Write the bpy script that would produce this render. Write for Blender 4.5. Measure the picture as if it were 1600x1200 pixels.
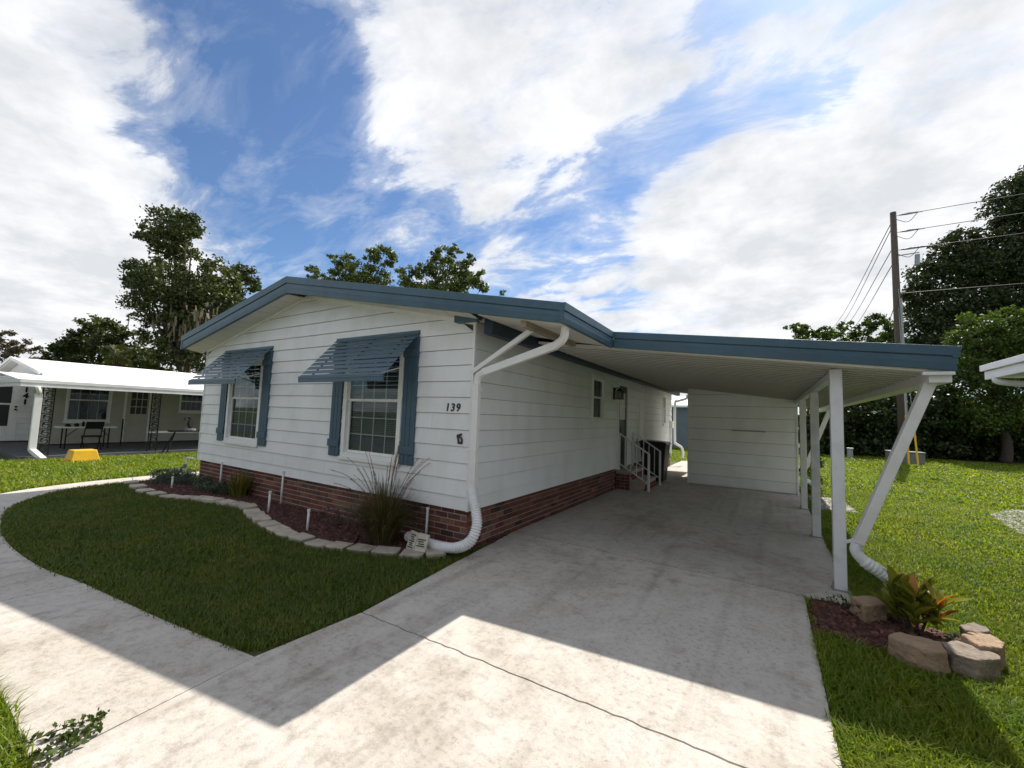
import bpy, math, random
import numpy as np
from mathutils import Vector, Matrix
for o in list(bpy.data.objects): bpy.data.objects.remove(o)
random.seed(7); rng = np.random.default_rng(7)
scn = bpy.context.scene; COL = scn.collection
R = math.radians
# ------------------------------------------------------------------ camera
CAM = np.array([3.0382, -3.9896, 1.6238]); YAW, PITCH, ROLL, F = .5553, .0764, .0363, 642.56
def cam_axes():
    cy, sy, cp, sp = math.cos(YAW), math.sin(YAW), math.cos(PITCH), math.sin(PITCH)
    f = np.array([-sy*cp, cy*cp, sp]); r = np.array([cy, sy, 0]); u = np.cross(r, f)
    cr, sr = math.cos(ROLL), math.sin(ROLL)
    return cr*r+sr*u, -sr*r+cr*u, f
RX, UX, FX = cam_axes()
cd = bpy.data.cameras.new('camera'); cam = bpy.data.objects.new('camera', cd); COL.objects.link(cam)
cd.sensor_width = 36; cd.lens = F/1600*36; cd.clip_end = 2000; cd.clip_start = .05
m = Matrix.Identity(4)
for i in range(3):
    m[i][0] = RX[i]; m[i][1] = UX[i]; m[i][2] = -FX[i]; m[i][3] = CAM[i]
cam.matrix_world = m; scn.camera = cam
# survey helpers: a sight line of the 1600 x 1200 photograph met with a plane of the place
def ray(px): return FX+(px[0]-800)/F*RX-(px[1]-600)/F*UX
def on(px, ax, v):
    d = ray(px); t = (v-CAM[ax])/d[ax]; return CAM+t*d
def gp(x, y, z=0.): return on((x, y), 2, z)
def deep(x, y, D): return CAM+ray((x, y))*D
# ------------------------------------------------------------------ sky, sun, exposure
SUN = Vector((.48, 2.30, 2.74)).normalized()
SKYS = .1
w = bpy.data.worlds.new('World'); scn.world = w; w.use_nodes = True
nt = w.node_tree; nt.nodes.clear()
def N(t, typ, **k):
    n = t.nodes.new(typ)
    for a, b in k.items():
        if a.startswith('i_'):
            key = a[2:]; n.inputs[int(key) if key.isdigit() else key].default_value = b
        else: setattr(n, a, b)
    return n
def mth(t, op, a, b=None, clamp=False):
    n = N(t, 'ShaderNodeMath', operation=op, use_clamp=clamp)
    for i, v in enumerate((a, b)):
        if v is None: continue
        if isinstance(v, (int, float)): n.inputs[i].default_value = v
        else: t.links.new(v, n.inputs[i])
    return n.outputs[0]
def ramp(t, fac, stops, interp='LINEAR'):
    n = N(t, 'ShaderNodeValToRGB'); n.color_ramp.interpolation = interp
    e = n.color_ramp.elements
    while len(e) < len(stops): e.new(.5)
    for x, (p, c) in zip(e, stops):
        x.position = p; x.color = (c if isinstance(c, tuple) else (c, c, c))+(1,)
    t.links.new(fac, n.inputs[0]); return n.outputs[0]
def mixc(t, fac, a, b, blend='MIX'):
    n = N(t, 'ShaderNodeMix', data_type='RGBA', blend_type=blend)
    for i, v in ((0, fac), (6, a), (7, b)):
        if isinstance(v, (int, float)): n.inputs[i].default_value = v
        elif isinstance(v, tuple): n.inputs[i].default_value = v+(1,)
        else: t.links.new(v, n.inputs[i])
    return n.outputs[2]
sky = N(nt, 'ShaderNodeTexSky', sky_type='NISHITA', sun_disc=False, sun_elevation=math.asin(SUN.z),
        sun_rotation=math.atan2(SUN.x, SUN.y), altitude=10, air_density=1.0, dust_density=.6, ozone_density=2.0)
tc = N(nt, 'ShaderNodeTexCoord')
sx = N(nt, 'ShaderNodeSeparateXYZ'); nt.links.new(tc.outputs['Generated'], sx.inputs[0])
zz = mth(nt, 'ADD', mth(nt, 'MAXIMUM', sx.outputs[2], 0.), .22)
cx = N(nt, 'ShaderNodeCombineXYZ')
nt.links.new(mth(nt, 'DIVIDE', sx.outputs[0], zz), cx.inputs[0]); nt.links.new(mth(nt, 'DIVIDE', sx.outputs[1], zz), cx.inputs[1])
mp = N(nt, 'ShaderNodeMapping'); mp.inputs['Rotation'].default_value = (0, 0, R(-35)); mp.inputs['Scale'].default_value = (1.0, 1.7, 1)
nt.links.new(cx.outputs[0], mp.inputs[0])
n1 = N(nt, 'ShaderNodeTexNoise', i_Scale=2.3, i_Detail=14., i_Roughness=.62, i_Distortion=.35); nt.links.new(mp.outputs[0], n1.inputs['Vector'])
n2 = N(nt, 'ShaderNodeTexNoise', i_Scale=2.6, i_Detail=10., i_Roughness=.62); nt.links.new(cx.outputs[0], n2.inputs['Vector'])
# where the cloud banks stand in the sky (direction, angular radius in degrees, weight)
dens = mth(nt, 'MULTIPLY', mth(nt, 'SUBTRACT', n1.outputs[0], .5), 2.7)
dens = mth(nt, 'ADD', dens, .20)
for px, rad, wt in (((70, 220), 17, .75), ((60, 470), 12, .55), ((20, 60), 12, .5), ((330, 130), 13, -.62), ((420, 320), 12, -.5), ((240, 30), 9, -.5),
                    ((250, 290), 7, -.3), ((560, 180), 8, -.2), ((520, 270), 6, .3), ((760, 130), 13, .34), ((900, 330), 8, -.26), ((640, 380), 9, -.22), ((1010, 250), 7, -.18),
                    ((1180, 90), 8, -.25), ((1130, 340), 10, .35), ((1420, 260), 17, .45), ((1230, 420), 14, .3), ((1380, 90), 9, -.2)):
    d = ray(px); d = d/np.linalg.norm(d)
    vm = N(nt, 'ShaderNodeVectorMath', operation='DOT_PRODUCT'); nt.links.new(tc.outputs['Generated'], vm.inputs[0]); vm.inputs[1].default_value = d
    mr = N(nt, 'ShaderNodeMapRange', interpolation_type='SMOOTHERSTEP', clamp=True)
    nt.links.new(vm.outputs['Value'], mr.inputs[0]); mr.inputs[1].default_value = math.cos(R(rad*1.35)); mr.inputs[2].default_value = math.cos(R(rad*.35))
    dens = mth(nt, 'ADD', dens, mth(nt, 'MULTIPLY', mr.outputs[0], wt))
cov = ramp(nt, mth(nt, 'ADD', dens, .3), [(.10, .02), (.36, .28), (.52, .78), (.78, 1.)])
mp3 = N(nt, 'ShaderNodeMapping'); mp3.inputs['Rotation'].default_value = (0, 0, R(-50)); mp3.inputs['Scale'].default_value = (1., 2.4, 1); nt.links.new(cx.outputs[0], mp3.inputs[0])
n3 = N(nt, 'ShaderNodeTexNoise', i_Scale=3.2, i_Detail=14., i_Roughness=.66, i_Distortion=.6); nt.links.new(mp3.outputs[0], n3.inputs['Vector'])
veil = ramp(nt, n3.outputs[0], [(.44, 0.), (.58, .30), (.74, .75)])
cov = mth(nt, 'MAXIMUM', cov, mth(nt, 'MULTIPLY', veil, ramp(nt, mth(nt, 'ADD', dens, .75), [(.25, .25), (.8, 1.)])))
shade = ramp(nt, mth(nt, 'ADD', n2.outputs[0], mth(nt, 'MULTIPLY', dens, -.06)), [(.34, (.68, .70, .73)), (.50, (.86, .87, .89)), (.66, (1.05, 1.05, 1.05))])
ccol = mixc(nt, 1., shade, (.80/SKYS,)*3, 'MULTIPLY')
blue = mixc(nt, 1., sky.outputs[0], (.60, .78, .96), 'MULTIPLY')
bg = N(nt, 'ShaderNodeBackground', i_Strength=SKYS)
nt.links.new(mixc(nt, cov, blue, ccol), bg.inputs[0])
wo = N(nt, 'ShaderNodeOutputWorld'); nt.links.new(bg.outputs[0], wo.inputs[0])
sl = bpy.data.lights.new('sun', 'SUN'); so = bpy.data.objects.new('sun', sl); COL.objects.link(so)
sl.energy = 5.0; sl.angle = R(.53); sl.color = (1, .95, .87)
so.rotation_euler = (-SUN).to_track_quat('-Z', 'Y').to_euler(); so.location = (0, 0, 30)
vs = scn.view_settings; vs.view_transform = 'Standard'; vs.look = 'None'; vs.exposure = .5; vs.gamma = 1; vs.use_curve_mapping = False
# ------------------------------------------------------------------ materials
def newmat(name):
    mt = bpy.data.materials.new(name); mt.use_nodes = True; t = mt.node_tree
    return mt, t, t.nodes['Principled BSDF']
def rnd01(t):
    g = N(t, 'ShaderNodeNewGeometry'); o = N(t, 'ShaderNodeObjectInfo')
    return mth(t, 'FRACT', mth(t, 'ADD', g.outputs['Random Per Island'], o.outputs['Random']))
def mat(name, col, rough=.6, col2=None, scale=4., lo=.35, hi=.7, bump=0., bscale=60., spec=.4, metal=0., detail=6., stretch=None, piece=None):
    mt, t, b = newmat(name)
    b.inputs['Roughness'].default_value = rough; b.inputs['Specular IOR Level'].default_value = spec; b.inputs['Metallic'].default_value = metal
    c = N(t, 'ShaderNodeTexCoord'); g = N(t, 'ShaderNodeNewGeometry'); v = g.outputs['Position']
    if stretch:
        mp = N(t, 'ShaderNodeMapping'); mp.inputs['Scale'].default_value = stretch; t.links.new(v, mp.inputs[0]); v = mp.outputs[0]
    n = N(t, 'ShaderNodeTexNoise', i_Scale=scale, i_Detail=detail, i_Roughness=.62); t.links.new(v, n.inputs['Vector'])
    if col2 is None: col2 = tuple(x*.86 for x in col)
    out = mixc(t, ramp(t, n.outputs[0], [(lo, 0.), (hi, 1.)]), col, col2)
    if piece: out = mixc(t, 1., out, ramp(t, rnd01(t), piece), 'MULTIPLY')
    t.links.new(out, b.inputs['Base Color'])
    if bump:
        nb = N(t, 'ShaderNodeTexNoise', i_Scale=bscale, i_Detail=4.); t.links.new(v, nb.inputs['Vector'])
        bm = N(t, 'ShaderNodeBump', i_Strength=bump, i_Distance=.01); t.links.new(nb.outputs[0], bm.inputs['Height']); t.links.new(bm.outputs[0], b.inputs['Normal'])
    return mt
def leafmat(name, stops, trans=.35, rough=.45, spec=.35, patch=None):
    mt, t, b = newmat(name)
    c = ramp(t, rnd01(t), stops)
    if patch:
        g = N(t, 'ShaderNodeNewGeometry'); pn = N(t, 'ShaderNodeTexNoise', i_Scale=patch[0], i_Detail=5., i_Roughness=.65); t.links.new(g.outputs['Position'], pn.inputs['Vector'])
        c = mixc(t, 1., c, ramp(t, pn.outputs[0], [(.32, patch[1]), (.5, (1., 1., 1.)), (.68, patch[2])]), 'MULTIPLY')
    t.links.new(c, b.inputs['Base Color'])
    b.inputs['Roughness'].default_value = rough; b.inputs['Specular IOR Level'].default_value = spec
    tr = N(t, 'ShaderNodeBsdfTranslucent'); t.links.new(mixc(t, 1., c, (1.25, 1.2, .6), 'MULTIPLY'), tr.inputs[0])
    mx = N(t, 'ShaderNodeMixShader'); mx.inputs[0].default_value = trans
    t.links.new(b.outputs[0], mx.inputs[1]); t.links.new(tr.outputs[0], mx.inputs[2])
    t.links.new(mx.outputs[0], t.nodes['Material Output'].inputs[0]); return mt
def glassmat(name, tint=(.75, .8, .82)):
    mt, t, b = newmat(name)
    tr = N(t, 'ShaderNodeBsdfTransparent'); tr.inputs[0].default_value = tint+(1,)
    gl = N(t, 'ShaderNodeBsdfGlossy'); gl.inputs['Roughness'].default_value = .02
    fr = N(t, 'ShaderNodeLayerWeight', i_Blend=.5); mx = N(t, 'ShaderNodeMixShader')
    t.links.new(mth(t, 'ADD', mth(t, 'MULTIPLY', mth(t, 'POWER', fr.outputs['Facing'], 5.), .9), .04), mx.inputs[0]); t.links.new(tr.outputs[0], mx.inputs[1]); t.links.new(gl.outputs[0], mx.inputs[2])
    t.links.new(mx.outputs[0], t.nodes['Material Output'].inputs[0]); return mt
def concrete(name, base, stain, pale):
    mt, t, b = newmat(name); b.inputs['Roughness'].default_value = .85; b.inputs['Specular IOR Level'].default_value = .25
    g = N(t, 'ShaderNodeNewGeometry'); v = g.outputs['Position']
    a = N(t, 'ShaderNodeTexNoise', i_Scale=1.1, i_Detail=9., i_Roughness=.68, i_Distortion=.4); t.links.new(v, a.inputs['Vector'])
    a2 = N(t, 'ShaderNodeTexNoise', i_Scale=7., i_Detail=9., i_Roughness=.75); t.links.new(v, a2.inputs['Vector'])
    a3 = N(t, 'ShaderNodeTexNoise', i_Scale=140., i_Detail=3.); t.links.new(v, a3.inputs['Vector'])
    a4 = N(t, 'ShaderNodeTexNoise', i_Scale=.55, i_Detail=4.); t.links.new(v, a4.inputs['Vector'])
    c = mixc(t, ramp(t, a.outputs[0], [(.44, 0.), (.66, 1.)]), base, stain)
    c = mixc(t, ramp(t, a2.outputs[0], [(.50, 0.), (.68, .85)]), c, tuple(x*.72 for x in stain))
    c = mixc(t, ramp(t, a4.outputs[0], [(.45, 0.), (.65, .6)]), c, pale)
    c = mixc(t, ramp(t, a3.outputs[0], [(.35, .25), (.6, 0.)]), c, (.25, .23, .2))
    a5 = N(t, 'ShaderNodeTexNoise', i_Scale=26., i_Detail=10., i_Roughness=.78); t.links.new(v, a5.inputs['Vector'])
    c = mixc(t, mth(t, 'MULTIPLY', ramp(t, a5.outputs[0], [(.50, 0.), (.64, 1.)]), ramp(t, a.outputs[0], [(.38, .12), (.6, .7)])), c, tuple(x*.55 for x in stain))
    vo = N(t, 'ShaderNodeTexVoronoi', i_Scale=1.3); t.links.new(v, vo.inputs['Vector'])
    wob = mth(t, 'ADD', vo.outputs['Distance'], mth(t, 'MULTIPLY', mth(t, 'SUBTRACT', a2.outputs[0], .5), .25))
    c = mixc(t, ramp(t, wob, [(.03, .45), (.13, 0.)]), c, (.20, .15, .10))
    mp = N(t, 'ShaderNodeMapping'); mp.inputs['Scale'].default_value = (2.6, .16, 1); t.links.new(v, mp.inputs[0])
    a6 = N(t, 'ShaderNodeTexNoise', i_Scale=1.6, i_Detail=5., i_Roughness=.6); t.links.new(mp.outputs[0], a6.inputs['Vector'])
    c = mixc(t, mth(t, 'MULTIPLY', ramp(t, a6.outputs[0], [(.53, 0.), (.68, .5)]), ramp(t, a2.outputs[0], [(.3, .3), (.6, 1.)])), c, tuple(x*.62 for x in stain))
    t.links.new(c, b.inputs['Base Color'])
    bm = N(t, 'ShaderNodeBump', i_Strength=.25, i_Distance=.006); t.links.new(mth(t, 'ADD', a3.outputs[0], a2.outputs[0]), bm.inputs['Height']); t.links.new(bm.outputs[0], b.inputs['Normal'])
    return mt
M = {}
M['siding'] = mat('white_siding_paint', (.81, .815, .81), .55, (.66, .675, .65), 2.3, .46, .85, .22, 18, .4, stretch=(1, 1, .55), piece=[(0, .93), (1, 1.)])
M['trim'] = mat('white_trim_paint', (.80, .80, .77), .45, (.68, .67, .63), 6, .5, .8)
M['alu'] = mat('white_aluminium', (.74, .74, .72), .4, (.58, .57, .54), 3, .5, .85)
M['post'] = mat('post_paint', (.70, .71, .72), .4, (.50, .51, .53), 5, .5, .8)
M['soffit'] = mat('soffit_white', (.70, .68, .62), .55, (.60, .58, .52), 2, .4, .8)
M['blue'] = mat('slate_blue_paint', (.058, .114, .156), .42, (.045, .090, .124), 3.5, .4, .7, .05, 40)
M['shutter'] = mat('shutter_blue_paint', (.055, .106, .145), .5, (.045, .088, .122), 5, .4, .75, .06, 60)
M['navy'] = mat('shaded_blue_paint', (.022, .040, .065), .5, (.03, .05, .075))  # dark blue paint, deepened further for the shade under the eave
M['roof'] = mat('roof_metal', (.62, .63, .63), .5)
M['wroof'] = mat('white_roof_coating', (.82, .82, .82), .6, (.76, .76, .76), 1.)
M['brick'] = mat('brick_face', (1., 1., 1.), .85, (.72, .70, .68), 14, .35, .7, .5, 70, .2,
                 piece=[(0, (.15, .058, .046)), (.3, (.20, .075, .055)), (.55, (.11, .045, .038)), (.75, (.24, .12, .085)), (.88, (.05, .035, .034)), (1, (.27, .16, .115))])
M['mortar'] = mat('mortar', (.42, .35, .30), .9, (.32, .26, .22), 9, bump=.3)
M['conc'] = concrete('driveway_concrete', (.53, .49, .44), (.36, .31, .255), (.59, .555, .51))
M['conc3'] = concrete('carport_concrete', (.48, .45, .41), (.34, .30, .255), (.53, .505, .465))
M['conc2'] = concrete('walk_concrete', (.52, .48, .43), (.40, .35, .29), (.58, .55, .51))
M['gap'] = mat('gap_shade_backing', (.10, .098, .095), .9)  # dark backing colour gives the shadow line in the board gaps
M['seam'] = mat('seam_shade_tone', (.36, .35, .32), .8)  # seam tone darkened to carry the shadow lines between ceiling pans
M['dark'] = mat('dark_room', (.012, .012, .012), .9)
M['blind'] = mat('blind_slat', (.34, .32, .29), .6)
M['curtain'] = mat('curtain_cloth', (.10, .10, .10), .8, (.06, .06, .06), 6)
M['glass'] = glassmat('window_glass'); M['screen'] = mat('screen_black', (.03, .032, .034), .4)
M['black'] = mat('black_iron', (.012, .012, .013), .6, spec=.2)
M['bin'] = mat('black_plastic', (.016, .017, .018), .42)
M['grey'] = mat('grey_metal', (.30, .31, .31), .45, metal=.3)
M['pvc'] = mat('white_pvc', (.74, .74, .75), .4, (.60, .60, .62), 8, .5, .8)
M['paver'] = mat('edging_stone', (.50, .44, .36), .9, (.32, .275, .22), 9, .4, .7, .5, 60, piece=[(0, .82), (1, 1.08)])
M['tan_stone'] = mat('tan_block_stone', (.36, .25, .165), .9, (.24, .165, .11), 7, .35, .7, .9, 45)
M['grey_stone'] = mat('grey_block_stone', (.27, .215, .17), .9, (.16, .13, .105), 8, .35, .7, .9, 45)
M['soil'] = mat('bed_soil', (.05, .03, .022), .95, (.03, .02, .015), 12, bump=.6)
M['mulch'] = mat('red_bark', (.105, .043, .031), .9, (.06, .027, .021), 20, piece=[(0, .35), (.5, 1.), (.85, 1.2), (1, (2.1, 2.2, 2.2))])
M['turf'] = mat('turf_soil', (.060, .085, .018), .95, (.045, .055, .018), 3, .35, .7, .6, 30)
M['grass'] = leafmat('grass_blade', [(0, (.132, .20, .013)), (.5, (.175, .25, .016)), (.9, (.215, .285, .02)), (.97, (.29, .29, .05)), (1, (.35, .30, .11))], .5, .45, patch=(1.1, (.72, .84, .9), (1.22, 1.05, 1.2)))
M['grass2'] = leafmat('shade_tinted_grass', [(0, (.072, .118, .014)), (.5, (.10, .15, .017)), (.9, (.135, .175, .022)), (1, (.19, .17, .06))], .35, .5, patch=(1.6, (.72, .85, .9), (1.45, 1.12, 1.3)))  # same grass, darkened so the front lawn's shade sits in the colour
M['oak'] = leafmat('oak_leaf', [(0, (.030, .048, .012)), (.5, (.050, .070, .016)), (1, (.090, .105, .026))], .22, patch=(.55, (.6, .65, .7), (1.5, 1.35, 1.1)))
M['light_leaf'] = leafmat('light_leaf', [(0, (.045, .075, .016)), (.5, (.080, .115, .024)), (1, (.13, .165, .04))], .3, patch=(.8, (.65, .7, .7), (1.5, 1.3, 1.1)))
M['bright_leaf'] = leafmat('bright_leaf', [(0, (.035, .07, .012)), (.5, (.065, .11, .018)), (1, (.115, .165, .03))], .35, patch=(.7, (.55, .62, .7), (1.35, 1.25, 1.)))
M['dark_leaf'] = leafmat('dark_leaf', [(0, (.018, .032, .010)), (.6, (.035, .055, .014)), (1, (.07, .095, .026))], .2)
M['dry_leaf'] = leafmat('dry_leaf', [(0, (.06, .05, .03)), (.5, (.10, .085, .05)), (1, (.14, .11, .07))], .2)
M['palm'] = leafmat('palm_leaf', [(0, (.07, .085, .02)), (1, (.15, .16, .04))], .3)
M['moss'] = leafmat('spanish_moss', [(0, (.10, .085, .055)), (1, (.19, .155, .105))], .3)
M['bark'] = mat('bark', (.085, .066, .050), .95, (.045, .036, .028), 9, bump=.8, bscale=14)
M['sage'] = leafmat('sage_leaf', [(0, (.05, .075, .05)), (1, (.11, .14, .095))], .2)
M['fern'] = leafmat('fern_leaf', [(0, (.07, .075, .012)), (1, (.20, .17, .03))], .3)
M['purple'] = leafmat('purple_leaf', [(0, (.06, .045, .045)), (1, (.11, .09, .08))], .2)
M['fgrass'] = leafmat('fountain_blade', [(0, (.055, .055, .02)), (.6, (.095, .085, .034)), (1, (.24, .175, .085))], .25)
M['plume'] = leafmat('plume', [(0, (.15, .08, .06)), (1, (.36, .26, .175))], .3)
M['croton_green'] = leafmat('croton_green', [(0, (.10, .14, .018)), (1, (.30, .30, .04))], .3, .3)
M['croton_red'] = leafmat('croton_red', [(0, (.30, .07, .015)), (1, (.55, .26, .04))], .3, .3)
M['wood'] = mat('pole_wood', (.105, .085, .068), .9, (.065, .054, .044), 6, stretch=(6, 6, .4), bump=.4)
M['yellow'] = mat('yellow_plastic', (.72, .42, .02), .5)
M['cream'] = mat('cream_siding', (.50, .47, .40), .6, (.42, .39, .33), 2)
M['greyblue'] = mat('greyblue_siding', (.12, .155, .18), .6, (.10, .13, .15), 2)
M['deck'] = mat('porch_floor', (.10, .105, .11), .8, (.075, .078, .08), 3)
M['plaque'] = mat('plaque_stone', (.62, .57, .48), .8, (.48, .43, .36), 12)
M['ink'] = mat('dark_ink', (.03, .028, .025), .7)
M['bronze'] = mat('dark_bronze', (.055, .058, .062), .45, metal=.4)
M['lid'] = mat('sheet_grey', (.16, .17, .15), .6)
M['paper'] = mat('white_paper', (.75, .74, .72), .6)
M['beam'] = mat('tan_beam', (.34, .29, .22), .7, (.25, .21, .16), 6)
M['lamp_glass'] = glassmat('lantern_glass', (.6, .6, .55))
M['gravel'] = mat('pale_gravel', (.42, .40, .37), .9, (.30, .28, .26), 25, piece=[(0, .7), (1, 1.15)])
# ------------------------------------------------------------------ mesh tools
WL = {}
def link(o, parent=None, loc=(0, 0, 0)):
    COL.objects.link(o); o.location = loc; WL[o.name] = Vector(loc)
    if parent is not None:
        o.parent = parent; o.matrix_parent_inverse = Matrix.Translation(-WL[parent.name])
    return o
def tag(o, label=None, cat=None, group=None, kind=None):
    for k, v in (('label', label), ('category', cat), ('group', group), ('kind', kind)):
        if v: o[k] = v
    return o
def thing(name, loc, label=None, cat=None, group=None, kind=None):
    return tag(link(bpy.data.objects.new(name, None), None, tuple(loc)), label, cat, group, kind)
def fast(name, V, Fc, material, parent=None, k=4, smooth=False):
    V = np.asarray(V, np.float32); Fc = np.asarray(Fc, np.int32)
    c = np.array([(V[:, 0].min()+V[:, 0].max())/2, (V[:, 1].min()+V[:, 1].max())/2, V[:, 2].min()], np.float32)
    V = V-c; me = bpy.data.meshes.new(name)
    me.vertices.add(len(V)); me.vertices.foreach_set('co', V.ravel())
    me.loops.add(Fc.size); me.loops.foreach_set('vertex_index', Fc.ravel())
    me.polygons.add(len(Fc)); me.polygons.foreach_set('loop_start', np.arange(0, Fc.size, k, dtype=np.int32))
    if smooth: me.polygons.foreach_set('use_smooth', np.ones(len(Fc), bool))
    me.update(calc_edges=True); me.materials.append(material)
    return link(bpy.data.objects.new(name, me), parent, tuple(float(x) for x in c))
class MB:
    def __init__(s): s.v = []; s.f = []
    def add(s, V, Fc):
        b = len(s.v); s.v += [tuple(float(c) for c in p) for p in V]; s.f += [tuple(i+b for i in f) for f in Fc]; return s
    def box(s, x0, x1, y0, y1, z0, z1):
        return s.hexa([(x0, y0, z0), (x1, y0, z0), (x1, y1, z0), (x0, y1, z0)], [(x0, y0, z1), (x1, y0, z1), (x1, y1, z1), (x0, y1, z1)])
    def hexa(s, lo, hi):
        return s.add(list(lo)+list(hi), [(3, 2, 1, 0), (4, 5, 6, 7), (0, 1, 5, 4), (1, 2, 6, 5), (2, 3, 7, 6), (3, 0, 4, 7)])
    def prism(s, poly, d):      # polygon of 3D points swept along the vector d
        n = len(poly); P = [Vector(p) for p in poly]; d = Vector(d)
        return s.add(P+[p+d for p in P], [tuple(range(n))[::-1], tuple(range(n, 2*n))]+[(i, (i+1) % n, n+(i+1) % n, n+i) for i in range(n)])
    def bar(s, a, b, w, h, up=(0, 0, 1)):   # rectangular bar from a to b
        a, b = Vector(a), Vector(b); d = (b-a).normalized(); u = Vector(up)
        if abs(d.dot(u)) > .98: u = Vector((0, 1, 0))
        sd = d.cross(u).normalized()*w/2; u = sd.cross(d).normalized()*h/2
        return s.hexa([a-sd-u, a+sd-u, a+sd+u, a-sd+u], [b-sd-u, b+sd-u, b+sd+u, b-sd+u])
    def tube(s, path, rad, n=10, cap=True):
        P = [Vector(p) for p in path]; k = len(P)
        if isinstance(rad, (int, float)): rad = [rad]*k
        V = []; prev = None
        for i in range(k):
            d = (P[min(i+1, k-1)]-P[max(i-1, 0)]).normalized()
            if prev is None:
                prev = Vector((0, 0, 1)) if abs(d.z) < .9 else Vector((1, 0, 0))
            a = (prev-d*prev.dot(d)).normalized(); prev = a; b = d.cross(a)
            V += [P[i]+(a*math.cos(t)+b*math.sin(t))*rad[i] for t in (2*math.pi*j/n for j in range(n))]
        Fc = [(i*n+j, i*n+(j+1) % n, (i+1)*n+(j+1) % n, (i+1)*n+j) for i in range(k-1) for j in range(n)]
        if cap: Fc += [tuple(range(n))[::-1], tuple(range((k-1)*n, k*n))]
        return s.add(V, Fc)
    def build(s, name, material, parent=None, smooth=False, bevel=0., kind=None, label=None):
        V = np.array(s.v); lo, hi = V.min(0), V.max(0); c = ((lo[0]+hi[0])/2, (lo[1]+hi[1])/2, lo[2])
        me = bpy.data.meshes.new(name); me.from_pydata([tuple(p) for p in (V-np.array(c))], [], s.f); me.materials.append(material)
        if smooth: me.polygons.foreach_set('use_smooth', [True]*len(me.polygons))
        o = link(bpy.data.objects.new(name, me), parent, c)
        if bevel:
            b = o.modifiers.new('bevel', 'BEVEL'); b.width = bevel; b.segments = 2; b.limit_method = 'ANGLE'; b.angle_limit = R(40)
        if kind: o['kind'] = kind
        if label: o['label'] = label
        return o
def copy_tree(o, loc, parent=None, d=None):
    c = o.copy(); COL.objects.link(c)
    if parent is None:
        d = Vector(loc)-o.location; c.location = loc; WL[c.name] = Vector(loc); c.parent = None
    else:
        c.parent = parent; c.location = Vector(WL[o.name])+d; WL[c.name] = Vector(WL[o.name])+d; c.matrix_parent_inverse = Matrix.Translation(-WL[parent.name])
    for ch in o.children: copy_tree(ch, None, c, d)
    return c
def smoothpath(P, n=8):
    P = [np.array(p, float) for p in P]; P = [2*P[0]-P[1]]+P+[2*P[-1]-P[-2]]; out = []
    for i in range(1, len(P)-2):
        a, b, c, d = P[i-1:i+3]
        for t in np.linspace(0, 1, n, endpoint=False):
            out.append(.5*(2*b+(c-a)*t+(2*a-5*b+4*c-d)*t*t+(3*b-a-3*c+d)*t**3))
    out.append(P[-2]); return out
def inside(poly, x, y):
    poly = np.asarray(poly); r = np.zeros(len(x), bool); j = len(poly)-1
    for i in range(len(poly)):
        xi, yi = poly[i]; xj, yj = poly[j]
        r ^= ((yi > y) != (yj > y)) & (x < (xj-xi)*(y-yi)/(yj-yi+1e-12)+xi); j = i
    return r
# wall frames: u along the wall, n outwards, z up
def fr_front(u, n, z): return (u, -n, z)
def fr_side(u, n, z): return (n, u, z)
def siding(parent, fr, u0, u1, z0, ztop, first, exp, holes=(), gable=None, joints={}, material='siding', name='siding_board', thick=.022):
    zs = [z0, z0+first]
    while zs[-1] < ztop-.001: zs.append(zs[-1]+exp)
    zs[-1] = ztop
    for i in range(len(zs)-1):
        a, b = zs[i], zs[i+1]
        segs = [(u0, u1, a, b)]
        for (hu0, hu1, hz0, hz1) in holes:
            ns = []
            for (s0, s1, p, q) in segs:
                if hu0 >= s1 or hu1 <= s0 or hz0 >= q or hz1 <= p: ns.append((s0, s1, p, q)); continue
                if hu0 > s0: ns.append((s0, hu0, p, q))
                if hu1 < s1: ns.append((hu1, s1, p, q))
                if hz0 > p: ns.append((max(s0, hu0), min(s1, hu1), p, hz0))
                if hz1 < q: ns.append((max(s0, hu0), min(s1, hu1), hz1, q))
            segs = ns
        for jx in joints.get(i, ()):
            ns = []
            for (s0, s1, p, q) in segs:
                if s0 < jx < s1: ns += [(s0, jx-.0015, p, q), (jx+.0015, s1, p, q)]
                else: ns.append((s0, s1, p, q))
            segs = ns
        for (s0, s1, p, q) in segs:
            if q-p < .004: continue
            p = p+(.0055 if p == a and i else 0); nb = thick*(1-.75*(p-a)/(b-a)); nq = thick*(1-.75*(q-a)/(b-a)); c0, c1 = s0, s1
            if gable:
                l0, r0 = gable(p); l1, r1 = gable(q); c0, c1 = max(s0, l1), min(s1, r1); s0, s1 = max(s0, l0), min(s1, r0)
                if s1-s0 < .02: continue
                if c1 < c0: c0 = c1 = (c0+c1)/2
            MB().hexa([fr(s0, nb, p), fr(s1, nb, p), fr(s1, -.012, p), fr(s0, -.012, p)],
                      [fr(c0, nq, q), fr(c1, nq, q), fr(c1, -.012, q), fr(c0, -.012, q)]).build(name, M[material], parent)
def ubox(mb, fr, u0, u1, n0, n1, z0, z1):
    lo = [fr(u0, n0, z0), fr(u1, n0, z0), fr(u1, n1, z0), fr(u0, n1, z0)]; hi = [fr(u0, n0, z1), fr(u1, n0, z1), fr(u1, n1, z1), fr(u0, n1, z1)]
    return mb.hexa(lo, hi)
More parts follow.
